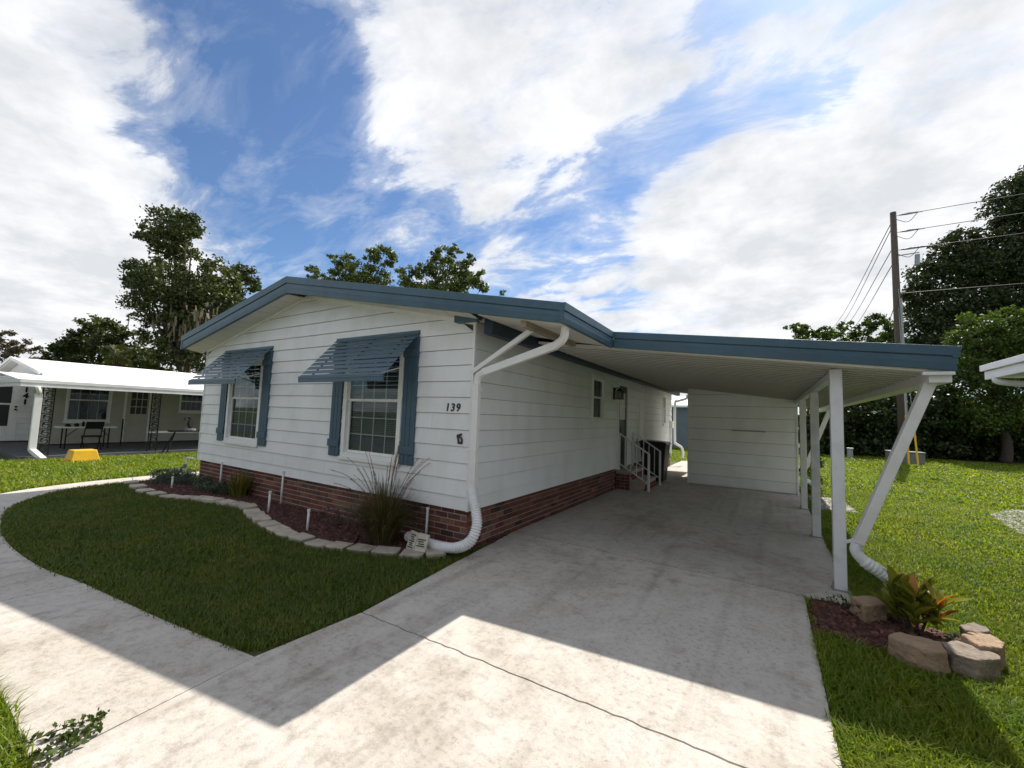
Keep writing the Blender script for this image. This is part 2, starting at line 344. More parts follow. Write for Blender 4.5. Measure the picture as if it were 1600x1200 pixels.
def window(parent, fr, u0, u1, z0, z1, mid, cols, rows, cover='blind', casing=.075, grid=True):
    """double-hung window: casing, sill, two sashes with muntins, panes, blinds behind"""
    b = MB(); c = casing
    ubox(b, fr, u0, u0+c, -.06, .035, z0, z1); ubox(b, fr, u1-c, u1, -.06, .035, z0, z1)
    ubox(b, fr, u0+c, u1-c, -.06, .033, z1-c, z1); ubox(b, fr, u0+c, u1-c, -.06, .033, z0, z0+c*.8)
    wn = b.build('window', M['trim'], parent, bevel=.004)
    s = MB(); ubox(s, fr, u0-.02, u1+.02, .0, .055, z0-.045, z0-.001); s.build('window_sill', M['trim'], wn, bevel=.004)
    a0, a1 = u0+c, u1-c; st = .035
    for (p, q, nn, nr) in ((z0+c*.8, mid+.02, -.03, rows[0]), (mid-.02, z1-c, -.008, rows[1])):
        h = MB(); ubox(h, fr, a0, a0+st, nn-.012, nn+.014, p, q); ubox(h, fr, a1-st, a1, nn-.012, nn+.014, p, q)
        ubox(h, fr, a0+st, a1-st, nn-.012, nn+.012, p, p+st*1.1); ubox(h, fr, a0+st, a1-st, nn-.012, nn+.012, q-st*1.1, q)
        h.build('sash', M['trim'], wn, bevel=.002)
        g = MB(); ubox(g, fr, a0+st, a1-st, nn-.003, nn+.001, p+st, q-st); g.build('pane', M['glass'], wn)
        if grid:
            for i in range(1, cols):
                x = a0+st+(a1-a0-2*st)*i/cols; g = MB(); ubox(g, fr, x-.007, x+.007, nn-.014, nn-.005, p+st, q-st); g.build('muntin', M['trim'], wn)
            for i in range(1, nr):
                z = p+st+(q-p-2*st)*i/nr; g = MB(); ubox(g, fr, a0+st, a1-st, nn-.016, nn-.006, z-.007, z+.007); g.build('muntin', M['trim'], wn)
    if cover == 'blind':
        g = MB(); z = z0+c
        while z < z1-c:
            g.hexa([fr(a0, -.075, z), fr(a1, -.075, z), fr(a1, -.073, z+.002), fr(a0, -.073, z+.002)], [fr(a0, -.097, z+.019), fr(a1, -.097, z+.019), fr(a1, -.095, z+.021), fr(a0, -.095, z+.021)]); z += .027
        g.build('blinds', M['blind'], wn)
    elif cover == 'curtain':
        n = 26; g = MB(); V = []
        for i in range(n+1):
            u = a0+(a1-a0)*i/n; k = -.09+.014*math.sin(i*1.9); V += [fr(u, k, z0+c), fr(u, k, z1-c)]
        g.add(V, [(2*i, 2*i+2, 2*i+3, 2*i+1) for i in range(n)]); g.build('curtain', M['curtain'], wn)
    g = MB(); ubox(g, fr, u0+.01, u1-.01, -.14, -.12, z0+.01, z1-.01)
    for (p, q) in ((u0+.004, u0+.012), (u1-.012, u1-.004)): ubox(g, fr, p, q, -.12, -.062, z0+.01, z1-.01)
    ubox(g, fr, u0+.012, u1-.012, -.12, -.062, z0+.004, z0+.012); ubox(g, fr, u0+.012, u1-.012, -.12, -.062, z1-.012, z1-.004)
    g.build('dark_reveal', M['dark'], wn)
    return wn
def fascia(parent, a, b, ha, hb, out, name='fascia', material='blue'):
    """stepped metal fascia from a to b (top edge points), depths ha/hb, out = outward vector"""
    a, b, o = Vector(a), Vector(b), Vector(out); dn = Vector((0, 0, -1))
    def band(k0, k1, t0, t1):
        A = [a+dn*ha*k0+o*t0, a+dn*ha*k1+o*t1, a+dn*ha*k1-o*.03, a+dn*ha*k0-o*.03]
        B = [b+dn*hb*k0+o*t0, b+dn*hb*k1+o*t1, b+dn*hb*k1-o*.03, b+dn*hb*k0-o*.03]
        return MB().hexa(A, B)
    f = band(.0, .40, .034, .030).build(name, M[material], parent, bevel=.003)
    band(.40, .46, .012, .012).build('reveal_strip', M[material], f)
    band(.46, .72, .024, .020).build('lower_band', M[material], f, bevel=.003)
    band(.72, 1.0, .026, .016).build('lower_band', M[material], f, bevel=.003)
    return f
# ------------------------------------------------------------------ ground
def sheet(name, poly, z, material, kind='structure', thick=.0, parent=None):
    b = MB()
    if thick: b.prism([(x, y, z-thick) for x, y in poly], (0, 0, thick))
    else: b.add([(x, y, z) for x, y in poly], [tuple(range(len(poly)))])
    o = b.build(name, material, parent, bevel=.002 if thick else 0)
    if kind: o['kind'] = kind
    return o
GZ = -.025
sheet('lawn_ground', [(-400, -400), (400, -400), (400, 400), (-400, 400)], GZ, M['turf'])
def jag(x0, y0, x1, y1, n, amp, seed):
    r = random.Random(seed); return [(x0+(x1-x0)*i/n, y0+(y1-y0)*i/n+(r.uniform(-amp, amp) if 0 < i < n else 0)) for i in range(n+1)]
drive = thing('driveway', (1.8, -2, 0), kind='structure')
c1 = jag(.25, -1.66, 3.33, -1.60, 60, .007, 1)
c2 = jag(.0, 1.10, 3.33, 1.0, 50, .006, 2)
gap = .006
sheet('slab', [(.36, -9), (3.33, -9)]+[(x, y-gap) for x, y in c1[::-1]]+[(.19, -2.44), (.28, -3.4)], 0, M['conc'], None, .12, drive)
sheet('slab', [(x, y+gap) for x, y in c1]+[(3.33, .9)]+[(x, y-gap*2.2) for x, y in c2[::-1]]+[(.14, -.48)], 0, M['conc'], None, .12, drive)
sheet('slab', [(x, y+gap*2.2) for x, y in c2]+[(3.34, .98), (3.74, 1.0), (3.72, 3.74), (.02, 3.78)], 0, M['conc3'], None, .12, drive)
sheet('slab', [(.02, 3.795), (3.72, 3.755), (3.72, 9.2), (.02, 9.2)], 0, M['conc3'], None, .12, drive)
sheet('slab', [(.02, 9.21), (3.0, 9.21), (3.0, 15.), (.02, 15.)], -.001, M['conc2'], None, .12, drive)
walk = thing('walkway', (-3, -3, 0), kind='structure')
inn = smoothpath([(.19, -2.45), (-.89, -2.6), (-2.17, -2.74), (-2.98, -2.86), (-4.1, -2.9), (-5.24, -2.82), (-6.6, -2.55), (-7.5, -2.03), (-7.9, -1.4), (-8.02, -.75), (-8.05, .3), (-8.05, 6)], 6)
outw = smoothpath([(.27, -3.42), (-.63, -3.41), (-2.2, -3.55), (-3.1, -3.66), (-4.2, -3.68), (-5.5, -3.58), (-6.9, -3.2), (-7.95, -2.52), (-8.47, -1.6), (-8.64, -.6), (-8.66, .3), (-8.66, 6)], 6)
cuts = [0, 9, 12, 20, 28, 36, 46, 54, len(inn)-1]
for i in range(len(cuts)-1):
    a, b = cuts[i], cuts[i+1]; e = .008
    A = [p.copy() for p in inn[a:b+1]]; B = [p.copy() for p in outw[a:b+1]]
    for Q in (A, B):
        d0 = Q[1]-Q[0]; Q[0] += d0/np.linalg.norm(d0)*e*.6; d1 = Q[-2]-Q[-1]; Q[-1] += d1/np.linalg.norm(d1)*e*.6
    poly = [(p[0], p[1]) for p in A]+[(p[0], p[1]) for p in B[::-1]]
    sheet('slab', poly, -.004 if i else -.002, M['conc2'], None, .1, walk)
LAWN = [(p[0], p[1]) for p in inn[:60]]
stone_px = [(206, 753), (216, 760), (227, 766), (245.6, 770.5), (269, 775), (292, 777), (315, 778), (334, 781), (355, 784.5), (374, 788), (388, 791.5), (394, 798), (400, 805), (409, 811), (420, 818.6), (435.5, 825), (450, 832.6), (472, 838.5), (500.7, 847.8), (530, 851), (565.5, 856), (603.6, 860), (643.7, 864), (680, 862)]
SP = [gp(x, y, .02)[:2] for x, y in stone_px]
BED = [tuple(p) for p in SP]+[(-.05, .05), (.1, .95), (0, 1.1), (-.02, .03), (-7.12, .03), (-8.0, .03)]
sheet('planting_bed', [tuple(p) for p in SP]+[(-.05, -.05), (.08, .4), (-.01, 1.05), (-.03, .04), (-7.15, .04), (-8.0, .3)], -.006, M['soil'])
# ------------------------------------------------------------------ the white house
house = thing('manufactured_house', (-3.55, 6, 0), 'low white clapboard mobile home with slate blue roof trim and brick skirt', 'house')
WID, ZB, ZE, ZA, YB = 7.1, .471, 2.76, 3.52, 12.3
W1, W2 = (-6.02, -4.78, .93, 2.50), (-2.41, -1.17, .93, 2.50)
def gab(z):
    if z <= ZE: return (-WID, 0.)
    t = (z-ZE)/(ZA-ZE)*WID/2; return (-WID+t, -t)
siding(house, fr_front, -WID, 0, ZB, ZA-.01, .151, .2, [W1, W2], gab,
       {1: (-2.78,), 0: (-3.1,), 10: (-4.3,), 11: (-2.4,), 12: (-2.55,), 13: (-2.75,), 3: (-4.0,), 5: (-.62,), 7: (-3.9,)})
SW1, SDR, SW3 = (3.98, 4.74, 1.56, 2.53), (5.72, 6.56, .44, 2.52), (10.75, 11.2, 1.5, 2.55)
siding(house, fr_side, .0, YB, ZB, ZE-.002, .151, .2, [SW1, SDR, SW3], None, {2: (2.44,), 4: (3.6, 8.9), 6: (1.3, 7.3), 8: (3.1,), 3: (9.5,)})
def sheath(parent, fr, u0, u1, z0, z1, holes):
    us = sorted([u0, u1]+[h[0] for h in holes]+[h[1] for h in holes]); b = MB()
    for a, c in zip(us[:-1], us[1:]):
        h = [h for h in holes if h[0] <= a+1e-6 and h[1] >= c-1e-6]
        for (p, q) in ([(z0, z1)] if not h else [(z0, h[0][2]), (h[0][3], z1)]): ubox(b, fr, a, c, -.024, -.0125, p, q)
    return b.build('sheathing', M['gap'], parent)
sheath(house, fr_front, -WID, 0, ZB, ZE, [W1, W2]); MB().prism([(-WID, .0125, ZE), (0, .0125, ZE), (-WID/2, .0125, ZA)], (0, .01, 0)).build('sheathing', M['gap'], house)
sheath(house, fr_side, .03, YB, ZB, ZE, [SW1, SDR, SW3])
for (x0, x1, y0, y1) in ((-.01, .026, -.026, .012), (-WID-.006, -WID+.02, -.026, .01)):
    MB().box(x0, x1, y0, y1, ZB-.004, ZE-.004).build('corner_trim', M['siding'], house, bevel=.003)
MB().box(-WID-.006, -WID+.0, .012, YB, ZB, ZE).build('wall', M['siding'], house)
MB().box(-WID, 0, YB, YB+.03, ZB, ZE).prism([(-WID, YB, ZE), (0, YB, ZE), (-WID/2, YB, ZA)], (0, .03, 0)).build('wall', M['siding'], house)
MB().box(-WID+.02, -.02, .16, YB-.02, ZB+.02, ZB+.06).build('floor_deck', M['dark'], house)
# brick skirt
sk = MB().box(-WID+.012, -.028, .030, .10, GZ, ZB-.002).box(-.1, -.028, .10, YB, GZ, ZB-.002).box(-WID+.012, -WID+.09, .1, YB, GZ, ZB-.002).build('brick_skirt', M['mortar'], house)
def brickmesh(L):
    b = MB().box(-L/2, L/2, -.010, .045, 0, .058); me = bpy.data.meshes.new('brick'); me.from_pydata(b.v, [], b.f); me.materials.append(M['brick']); return me
full, half = brickmesh(.194), brickmesh(.090)
rest = MB(); nb = 0
for wall in ('front', 'side'):
    ln = WID-.02 if wall == 'front' else YB
    for r in range(7):
        z = GZ+.008+r*.0715; u = 0.
        while u < ln-.05:
            L = .094 if (u == 0 and r % 2) else .198
            if u+L > ln: L = .094
            if u+L > ln: break
            mid = u+L/2
            p = (-.012-mid, .034, z) if wall == 'front' else (-.032, mid+.03, z)
            if wall == 'side' and 5.6 < mid < 6.7: u += L+.0095; continue
            if nb < 300 and (wall == 'front' or mid < 4):
                o = bpy.data.objects.new('brick', full if L > .1 else half); link(o, sk, p); nb += 1
                if wall == 'side': o.rotation_euler.z = R(90)
                o.location.y += random.uniform(-.002, .002)
            elif wall == 'front': rest.box(p[0]-L/2, p[0]+L/2, p[1]-.010, p[1]+.045, z, z+.062)
            else: rest.box(p[0]-.045, p[0]+.010, p[1]-L/2, p[1]+L/2, z, z+.062)
            u += L+.0095
rest.build('brickwork', M['brick'], sk, kind='stuff')
# roof
PK = (-3.55, 3.74); TL = (-7.34, 3.03); TR = (1.36, 2.74)
YF = -.38; YBK = 12.75
MB().prism([(TL[0]+.02, YF+.02, TL[1]-.03), (PK[0], YF+.02, PK[1]-.03), (TR[0]-.02, YF+.02, TR[1]-.03), (TR[0]-.02, YF+.02, TR[1]-.09), (PK[0], YF+.02, PK[1]-.12), (TL[0]+.02, YF+.02, TL[1]-.12)], (0, YBK-YF, 0)).build('roof', M['roof'], house)
fascia(house, (TL[0], YF, TL[1]), (PK[0], YF, PK[1]), .28, .27, (0, -1, 0))
fascia(house, (PK[0], YF, PK[1]), (TR[0], YF, TR[1]), .27, .20, (0, -1, 0))
fascia(house, (TR[0], YF-.03, TR[1]), (TR[0], 1.13, TR[1]-.005), .20, .20, (1, 0, 0))
fascia(house, (TL[0], YBK, TL[1]), (TL[0], YF-.03, TL[1]), .28, .28, (-1, 0, 0))
# soffit panels under the front overhang, following the rake
def rake_bottom(x):
    return 2.75+(x+7.34)/3.79*(3.475-2.75) if x < PK[0] else 3.475-(x-PK[0])/(TR[0]-PK[0])*(3.475-2.555)
xs = np.arange(-7.31, .15, .305)
for a in xs:
    b = min(a+.291, .12)
    if a < PK[0] < b: continue
    za, zb_ = rake_bottom(a)+.018, rake_bottom(b)+.018
    wl = lambda x: max(ZA-abs(x-PK[0])*(ZA-ZE)/3.55, 2.66)+.002
    wa, wb = wl(a), wl(b)
    MB().hexa([(a, YF+.03, za), (b, YF+.03, zb_), (b, -.026, wb), (a, -.026, wa)], [(a, YF+.03, za+.012), (b, YF+.03, zb_+.012), (b, -.026, wb+.012), (a, -.026, wa+.012)]).build('soffit_panel', M['soffit'], house)
# frieze strip where the gable wall meets the soffit
for s in (-1, 1):
    x0 = PK[0]; x1 = -WID if s < 0 else 0.
    MB().bar((x0, -.022, ZA-.02), (x1, -.022, ZE-.02), .022, .05).build('frieze_strip', M['trim'], house)
# eave on the carport side: soffit strip, shade-darkened blue gutter board, end box, overhang panels, beam, brace
MB().box(.019, .15, .0, YB, 2.765, 2.785).build('eave_soffit', M['soffit'], house)
MB().box(.15, .272, -.02, YB+.2, 2.59, 2.78).build('gutter_board', M['navy'], house, bevel=.004)
MB().box(-.24, .12, -.12, -.024, 2.745, 2.83).build('gutter_end', M['blue'], house, bevel=.004)
y = YF+.04
while y < 1.05:
    b = min(y+.20, 1.06)
    MB().hexa([(.29, y, 2.735), (1.33, y, 2.545), (1.33, b-.012, 2.545), (.29, b-.012, 2.735)], [(.29, y, 2.75), (1.33, y, 2.56), (1.33, b-.012, 2.56), (.29, b-.012, 2.75)]).build('overhang_panel', M['soffit'], house)
    y += .20
MB().hexa([(.13, YF+.04, 2.80), (1.33, YF+.04, 2.58), (1.33, 1.06, 2.58), (.13, 1.06, 2.80)], [(.13, YF+.04, 2.81), (1.33, YF+.04, 2.59), (1.33, 1.06, 2.59), (.13, 1.06, 2.81)]).build('overhang_backing', M['dark'], house)
MB().box(.83, .90, -.30, 1.02, 2.56, 2.632).build('overhang_beam', M['beam'], house)
MB().bar((.03, -.045, 2.13), (.86, -.045, 2.60), .05, .055).build('roof_brace', M['alu'], house, bevel=.003)
# corner downspout with corrugated drain hose
ds = MB()
P = smoothpath([(1.27, -.12, 2.56), (1.245, -.12, 2.44), (1.15, -.12, 2.37)], 5)
dn = MB().tube([Vector(p) for p in P], .047, 8).build('downspout', M['alu'], house, smooth=False)
MB().bar((1.16, -.12, 2.372), (.22, -.09, 2.115), .062, .085).build('downspout_run', M['alu'], dn, bevel=.006)
P = smoothpath([(.235, -.09, 2.118), (.15, -.085, 2.07), (.125, -.08, 1.98)], 5)
MB().tube(P, .046, 8).build('elbow', M['alu'], dn)
MB().box(.082, .168, -.112, -.05, .74, 1.99).build('downspout_run', M['alu'], dn, bevel=.006)
for z in (1.9, 1.2, .85): MB().box(.06, .175, -.118, -.018, z, z+.03).build('strap', M['alu'], dn)
hp = smoothpath([(.125, -.082, .76), (.135, -.085, .66), (.20, -.10, .52), (.25, -.14, .36), (.20, -.19, .20), (.03, -.21, .105), (-.2, -.21, .075), (-.42, -.2, .072), (-.62, -.17, .072), (-.80, -.15, .072)], 34)
rad = [(.057+.006*math.sin(i*1.15)) if (i > 40 and not 175 < i < 240) else .058 for i in range(len(hp))]
MB().tube(hp, rad, 14).build('drain_hose', M['pvc'], dn, smooth=True)
# windows, shutters, awnings
for (a, b, z0, z1), nm in ((W1, 1), (W2, 2)):
    window(house, fr_front, a, b, z0, z1, 1.77, 4, (3, 3), 'curtain' if nm == 1 else 'blind')
    for (p, q) in ((a-.275, a-.03), (b+.025, b+.275)):
        s = MB(); ubox(s, fr_front, p+.004, q-.004, .016, .024, .925, 2.635); sh = s.build('shutter', M['shutter'], house)
        wd = (q-p)/3
        for i in range(3):
            g = MB(); ubox(g, fr_front, p+i*wd+.003, p+(i+1)*wd-.003, .024, .044, .92, 2.64); g.build('board', M['shutter'], sh, bevel=.003)
        for z in (1.06, 2.36):
            g = MB(); ubox(g, fr_front, p-.012, q+.012, .044, .062, z, z+.11); g.build('batten', M['shutter'], sh, bevel=.004)
    A, B = a-.27, b+.27
    fb = MB().box(A, B, -.605, -.585, 1.985, 2.075); aw = fb.build('awning', M['blue'], house, bevel=.004)
    n = 10
    for i in range(n):
        t = i/(n-1); yy = -.03-.54*t; z = 2.695-.60*t
        MB().hexa([(A, yy-.044, z-.050), (B, yy-.044, z-.050), (B, yy-.040, z-.051), (A, yy-.040, z-.051)],
                  [(A, yy+.010, z+.003), (B, yy+.010, z+.003), (B, yy+.014, z+.003), (A, yy+.014, z+.003)]).build('slat', M['blue'], aw)
    for x in (A+.25, (A+B)/2, B-.25):
        MB().bar((x, -.03, 2.655), (x, -.59, 2.045), .03, .012).build('rail', M['blue'], aw)
    for x in (A+.33, B-.33):
        MB().bar((x, -.036, 2.22), (x, -.585, 2.05), .016, .016).build('support_arm', M['alu'], aw)
    MB().box(A, B, -.03, -.018, 2.66, 2.72).build('wall_bar', M['blue'], aw)
# house number and wall ornament
def text(name, s, h, loc, rot, material, parent, ext=.004, shear=0., spacing=1.):
    cu = bpy.data.curves.new(name, 'FONT'); cu.body = s; cu.size = h; cu.extrude = ext; cu.shear = shear; cu.space_character = spacing; cu.offset = .004 if h < .2 else .012; cu.align_x = 'CENTER'
    tmp = bpy.data.objects.new('tmp_text', cu); COL.objects.link(tmp); bpy.context.view_layer.update()
    me = bpy.data.meshes.new_from_object(tmp.evaluated_get(bpy.context.evaluated_depsgraph_get())); bpy.data.objects.remove(tmp)
    me.materials.clear(); me.materials.append(material); o = bpy.data.objects.new(name, me); link(o, parent, loc); o.rotation_euler = rot; return o
for i, ch in enumerate('139'):
    text('house_numeral', ch, .135, (-.365+.085*i, -.0185, 1.652), (R(90), 0, 0), M['bronze'], house, .003, .12)
orn = MB()   # small standing animal ornament: curled body, raised tail, base
for path, rr in ((smoothpath([(-.17, 0, 1.37), (-.178, 0, 1.345), (-.165, 0, 1.315), (-.16, 0, 1.285)], 5), .011), (smoothpath([(-.115, 0, 1.375), (-.14, 0, 1.368), (-.145, 0, 1.345), (-.118, 0, 1.325), (-.105, 0, 1.30), (-.112, 0, 1.28)], 5), .012), ([(-.165, 0, 1.27), (-.1, 0, 1.27)], .014)):
    orn.tube([(p[0], -.028, p[2]) for p in path], rr, 8)
orn.build('wall_ornament', M['bronze'], house, smooth=True)
# side wall openings
window(house, fr_side, *SW1, 2.07, 2, (1, 1), 'curtain', .07, False)
window(house, fr_side, *SW3, 2.05, 2, (1, 1), 'curtain', .07, False)
d = MB(); ubox(d, fr_side, SDR[0], SDR[0]+.07, -.05, .03, .44, 2.52); ubox(d, fr_side, SDR[1]-.07, SDR[1], -.05, .03, .44, 2.52); ubox(d, fr_side, SDR[0]+.07, SDR[1]-.07, -.05, .028, 2.45, 2.52)
dr = d.build('side_door', M['trim'], house)
d = MB(); ubox(d, fr_side, SDR[0]+.072, SDR[1]-.072, -.045, -.005, .46, 2.448); d.build('storm_door', M['screen'], dr)
d = MB(); ubox(d, fr_side, 5.92, 6.36, -.004, .004, 1.62, 2.28); d.build('door_window', M['paper'], dr)
d = MB(); ubox(d, fr_side, 5.90, 6.38, -.004, .012, 1.93, 1.96); d.build('door_rail', M['trim'], dr)
MB().tube([(.02, 5.87, 1.42), (.05, 5.87, 1.42), (.05, 5.87, 1.30), (.02, 5.87, 1.30)], .01, 8).build('handle', M['black'], dr)
d = MB()
for (a, b, z0, z1) in ((7.66, 7.70, .62, 2.10), (8.27, 8.31, .62, 2.10), (7.70, 8.27, 2.06, 2.10), (7.70, 8.27, .62, .66)): ubox(d, fr_side, a, b, .0, .026, z0, z1)
ap = d.build('access_panel', M['trim'], house); d = MB(); ubox(d, fr_side, 7.70, 8.27, .0, .018, .66, 2.06); d.build('panel_face', M['siding'], ap)
# lantern
ln = MB().box(.016, .04, 5.34, 5.46, 2.08, 2.36).build('wall_lantern', M['black'], house)
MB().tube([(.04, 5.4, 2.3), (.10, 5.4, 2.36), (.16, 5.4, 2.33)], .012, 8).build('arm', M['black'], ln)
b = MB()
for (x, y_) in ((.10, 5.34), (.22, 5.34), (.10, 5.46), (.22, 5.46)): b.bar((x, y_, 2.10), (x, y_, 2.28), .014, .014)
b.box(.09, .23, 5.33, 5.47, 2.085, 2.10).hexa([(.085, 5.325, 2.28), (.235, 5.325, 2.28), (.235, 5.475, 2.28), (.085, 5.475, 2.28)], [(.14, 5.38, 2.34), (.18, 5.38, 2.34), (.18, 5.42, 2.34), (.14, 5.42, 2.34)])
b.build('cage', M['black'], ln); MB().box(.106, .214, 5.346, 5.454, 2.101, 2.279).build('pane', M['lamp_glass'], ln)
# meter boxes and back downspout at the far end
mb_ = MB().box(.018, .13, 11.86, 12.08, 1.38, 1.62).build('meter_box', M['alu'], house, bevel=.006)
MB().tube([(.07, 11.93, 1.38), (.07, 11.93, .42)], .025, 8).build('conduit', M['pvc'], mb_)
MB().tube([(.07, 12.03, 1.38), (.07, 12.03, .75)], .02, 8).build('conduit', M['pvc'], mb_)
P = smoothpath([(.55, 12.45, 2.62), (.5, 12.42, 2.48), (.22, 12.4, 2.38), (.12, 12.38, 2.25), (.12, 12.38, .95), (.16, 12.38, .8), (.34, 12.4, .68), (.40, 12.4, .5), (.40, 12.4, .3)], 6)
MB().tube(P, .045, 10).build('downspout', M['alu'], house, smooth=True)
# ------------------------------------------------------------------ side steps, bin
st = thing('side_steps', (.35, 6.35, 0), 'brick steps with white metal handrails below the side door', 'steps')
MB().box(.0, .34, 5.72, 6.98, GZ, .40).build('landing', M['mortar'], st)
MB().box(.342, .64, 5.78, 6.92, GZ, .20).build('step', M['mortar'], st)
bm_ = MB()
for zrow in range(5):
    for k in range(6):
        z = .0+zrow*.0715; yy = 5.73+k*.208+(.1 if zrow % 2 else 0)
        if z+.062 < .40 and z > .19: bm_.box(.335, .35, yy, min(yy+.198, 6.98), z, z+.062)
        if z+.062 < .20: bm_.box(.636, .65, max(5.78, yy), min(yy+.198, 6.92), z, z+.062)
        if z+.062 < .41 and k < 3: bm_.box(.0+k*.11, .1+k*.11, 5.708, 5.725, z, z+.062)
bm_.build('brickwork', M['brick'], st, kind='stuff')
MB().box(.0, .36, 5.70, 7.0, .40, .43).build('tread', M['conc2'], st); MB().box(.35, .67, 5.76, 6.94, .20, .225).build('tread', M['conc2'], st)
for yy in (5.80, 6.98):
    h = MB().bar((.045, yy, GZ if yy > 6 else .43), (.045, yy, 1.30), .04, .04).bar((.72, yy+.05, GZ), (.72, yy+.05, .86), .045, .045)
    h.bar((.045, yy, 1.29), (.72, yy+.05, .85), .035, .03).bar((.045, yy, .58), (.72, yy+.05, .17), .025, .025)
    hr = h.build('handrail', M['post'], st)
    for i in range(1, 5):
        t = i/5; x = .045+.675*t; y2 = yy+.05*t
        MB().bar((x, y2, .58-.41*t), (x, y2, 1.29-.44*t), .018, .018).build('baluster', M['post'], hr)
bn = thing('wheeled_bin', (.48, 7.6, 0), 'black wheeled rubbish bin standing behind the side steps', 'bin')
MB().hexa([(.22, 7.36, .04), (.72, 7.36, .04), (.72, 7.86, .04), (.22, 7.86, .04)], [(.14, 7.28, 1.0), (.80, 7.28, 1.0), (.80, 7.94, 1.0), (.14, 7.94, 1.0)]).build('body', M['bin'], bn, bevel=.02)
b = MB().hexa([(.10, 7.24, 1.0), (.84, 7.24, 1.0), (.84, 7.98, 1.0), (.10, 7.98, 1.0)], [(.16, 7.30, 1.09), (.78, 7.30, 1.07), (.78, 7.92, 1.07), (.16, 7.92, 1.09)]); b.build('lid', M['bin'], bn, bevel=.015)
MB().tube([(.12, 7.3, 1.0), (.07, 7.3, 1.04), (.07, 7.92, 1.04), (.12, 7.92, 1.0)], .016, 8).build('handle', M['bin'], bn)
for yy in (7.30, 7.86):
    MB().tube([(.24, yy, .1), (.24, yy+.06, .1)], .1, 16).build('wheel', M['bin'], bn)
# ------------------------------------------------------------------ carport
cp = thing('carport', (3.6, 4, 0), 'white post carport with ribbed ceiling and slate blue fascia on the side of the house', 'carport')
CX0, CX1, CY0, CY1 = .287, 4.42, 1.12, 11.3
def cz(x): return 2.66-.127*(x-.28)
y = CY0
while y < CY1:
    x0, x1 = CX0, CX1-.13; b = min(y+.184, CY1); e = min(y+.2, CY1)
    MB().hexa([(x0, y, cz(x0)), (x1, y, cz(x1)), (x1, b, cz(x1)), (x0, b, cz(x0))], [(x0, y, cz(x0)+.03), (x1, y, cz(x1)+.03), (x1, b, cz(x1)+.03), (x0, b, cz(x0)+.03)]).build('ceiling_pan', M['soffit'], cp)
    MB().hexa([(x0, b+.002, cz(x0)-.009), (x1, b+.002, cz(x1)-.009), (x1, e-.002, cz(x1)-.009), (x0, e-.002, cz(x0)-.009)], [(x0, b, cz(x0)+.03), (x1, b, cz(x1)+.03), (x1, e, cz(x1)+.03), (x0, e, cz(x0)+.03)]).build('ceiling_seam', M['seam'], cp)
    y += .2
MB().hexa([(.6, CY0, cz(.6)+.06), (CX1, CY0, cz(CX1)+.06), (CX1, CY1, cz(CX1)+.06), (.6, CY1, cz(.6)+.06)],
          [(.6, CY0, cz(.6)+.10), (CX1, CY0, cz(CX1)+.18), (CX1, CY1, cz(CX1)+.18), (.6, CY1, cz(.6)+.10)]).build('roof_sheet', M['roof'], cp)
fascia(cp, (TR[0]+.03, 1.10, 2.735), (4.46, 1.10, 2.37), .205, .215, (0, -1, 0))
fascia(cp, (4.46, 1.07, 2.37), (4.46, CY1, 2.37), .10, .10, (1, 0, 0))
MB().box(4.29, 4.44, 1.13, CY1, 2.055, 2.175).build('gutter', M['alu'], cp, bevel=.006)
MB().box(4.24, 4.45, 1.085, 1.128, 2.12, 2.15).build('gutter_end', M['alu'], cp, bevel=.004)
MB().box(3.615, 3.695, 1.472, 7.98, 2.14, 2.215).build('beam', M['post'], cp, bevel=.004)
for yy in (1.37, 3.68, 6.05):
    p = MB().box(3.603, 3.707, yy, yy+.1, .0, 2.225 if yy < 2 else 2.138).build('post', M['post'], cp, bevel=.006)
    MB().box(3.585, 3.73, yy-.02, yy+.12, .0, .012).build('foot_plate', M['grey'], p)
    MB().box(3.592, 3.602, yy+.02, yy+.08, .012, .07).build('bracket', M['grey'], p)
for yy in (1.30, 8.3):
    ddx = MB().bar((4.335, yy, 2.075), (3.79, yy+.05, .50), .085, .115, (0, 1, 0)).build('downspout', M['alu'], cp, bevel=.006)
    q = smoothpath([(3.80, yy+.05, .53), (3.775, yy+.05, .42), (3.84, yy+.05, .33), (3.93, yy+.07, .27), (4.0, yy+.1, .215)], 12)
    MB().tube(q, [.05 if i < 24 else .058+.004*math.sin(i*1.6) for i in range(len(q))], 12).build('hose_end', M['pvc'], ddx, smooth=True)
    MB().bar((3.80, yy+.05, .545), (3.70, yy+.06, .49), .012, .03).build('strap', M['alu'], ddx)
# storage shed under the carport roof
shd = thing('storage_shed', (2.45, 8.9, 0), 'white clapboard storage shed closing the back of the carport', 'shed')
def shed_top(z):
    if z <= cz(3.6)-.03: return (1.24, 3.66)
    return (1.24, min(3.66, .28+(2.66-.03-z)/.127))
fs = lambda u, n, z: (u, 8.005-n, z)
zl = lambda u: 2.66-.127*(u-.28)-.035
zc = .02
while zc < 2.5:
    a, b = zc+(.007 if zc > .1 else 0), (.26 if zc < .1 else zc+.3); u0_, u1_ = 1.24, 3.66; pl = [(u0_, a), (u1_, a)]
    if zl(u1_) < b:
        if zl(u1_) > a: pl.append((u1_, zl(u1_)))
        else: pl[1] = (.28+(2.625-a)/.127, a)
        if zl(u0_) > b: pl.append((.28+(2.625-b)/.127, b))
    else: pl.append((u1_, b))
    pl.append((u0_, min(b, zl(u0_))))
    MB().prism([fs(u, .016, z) for u, z in pl], (0, .02, 0)).build('siding_board', M['siding'], shd); zc = b
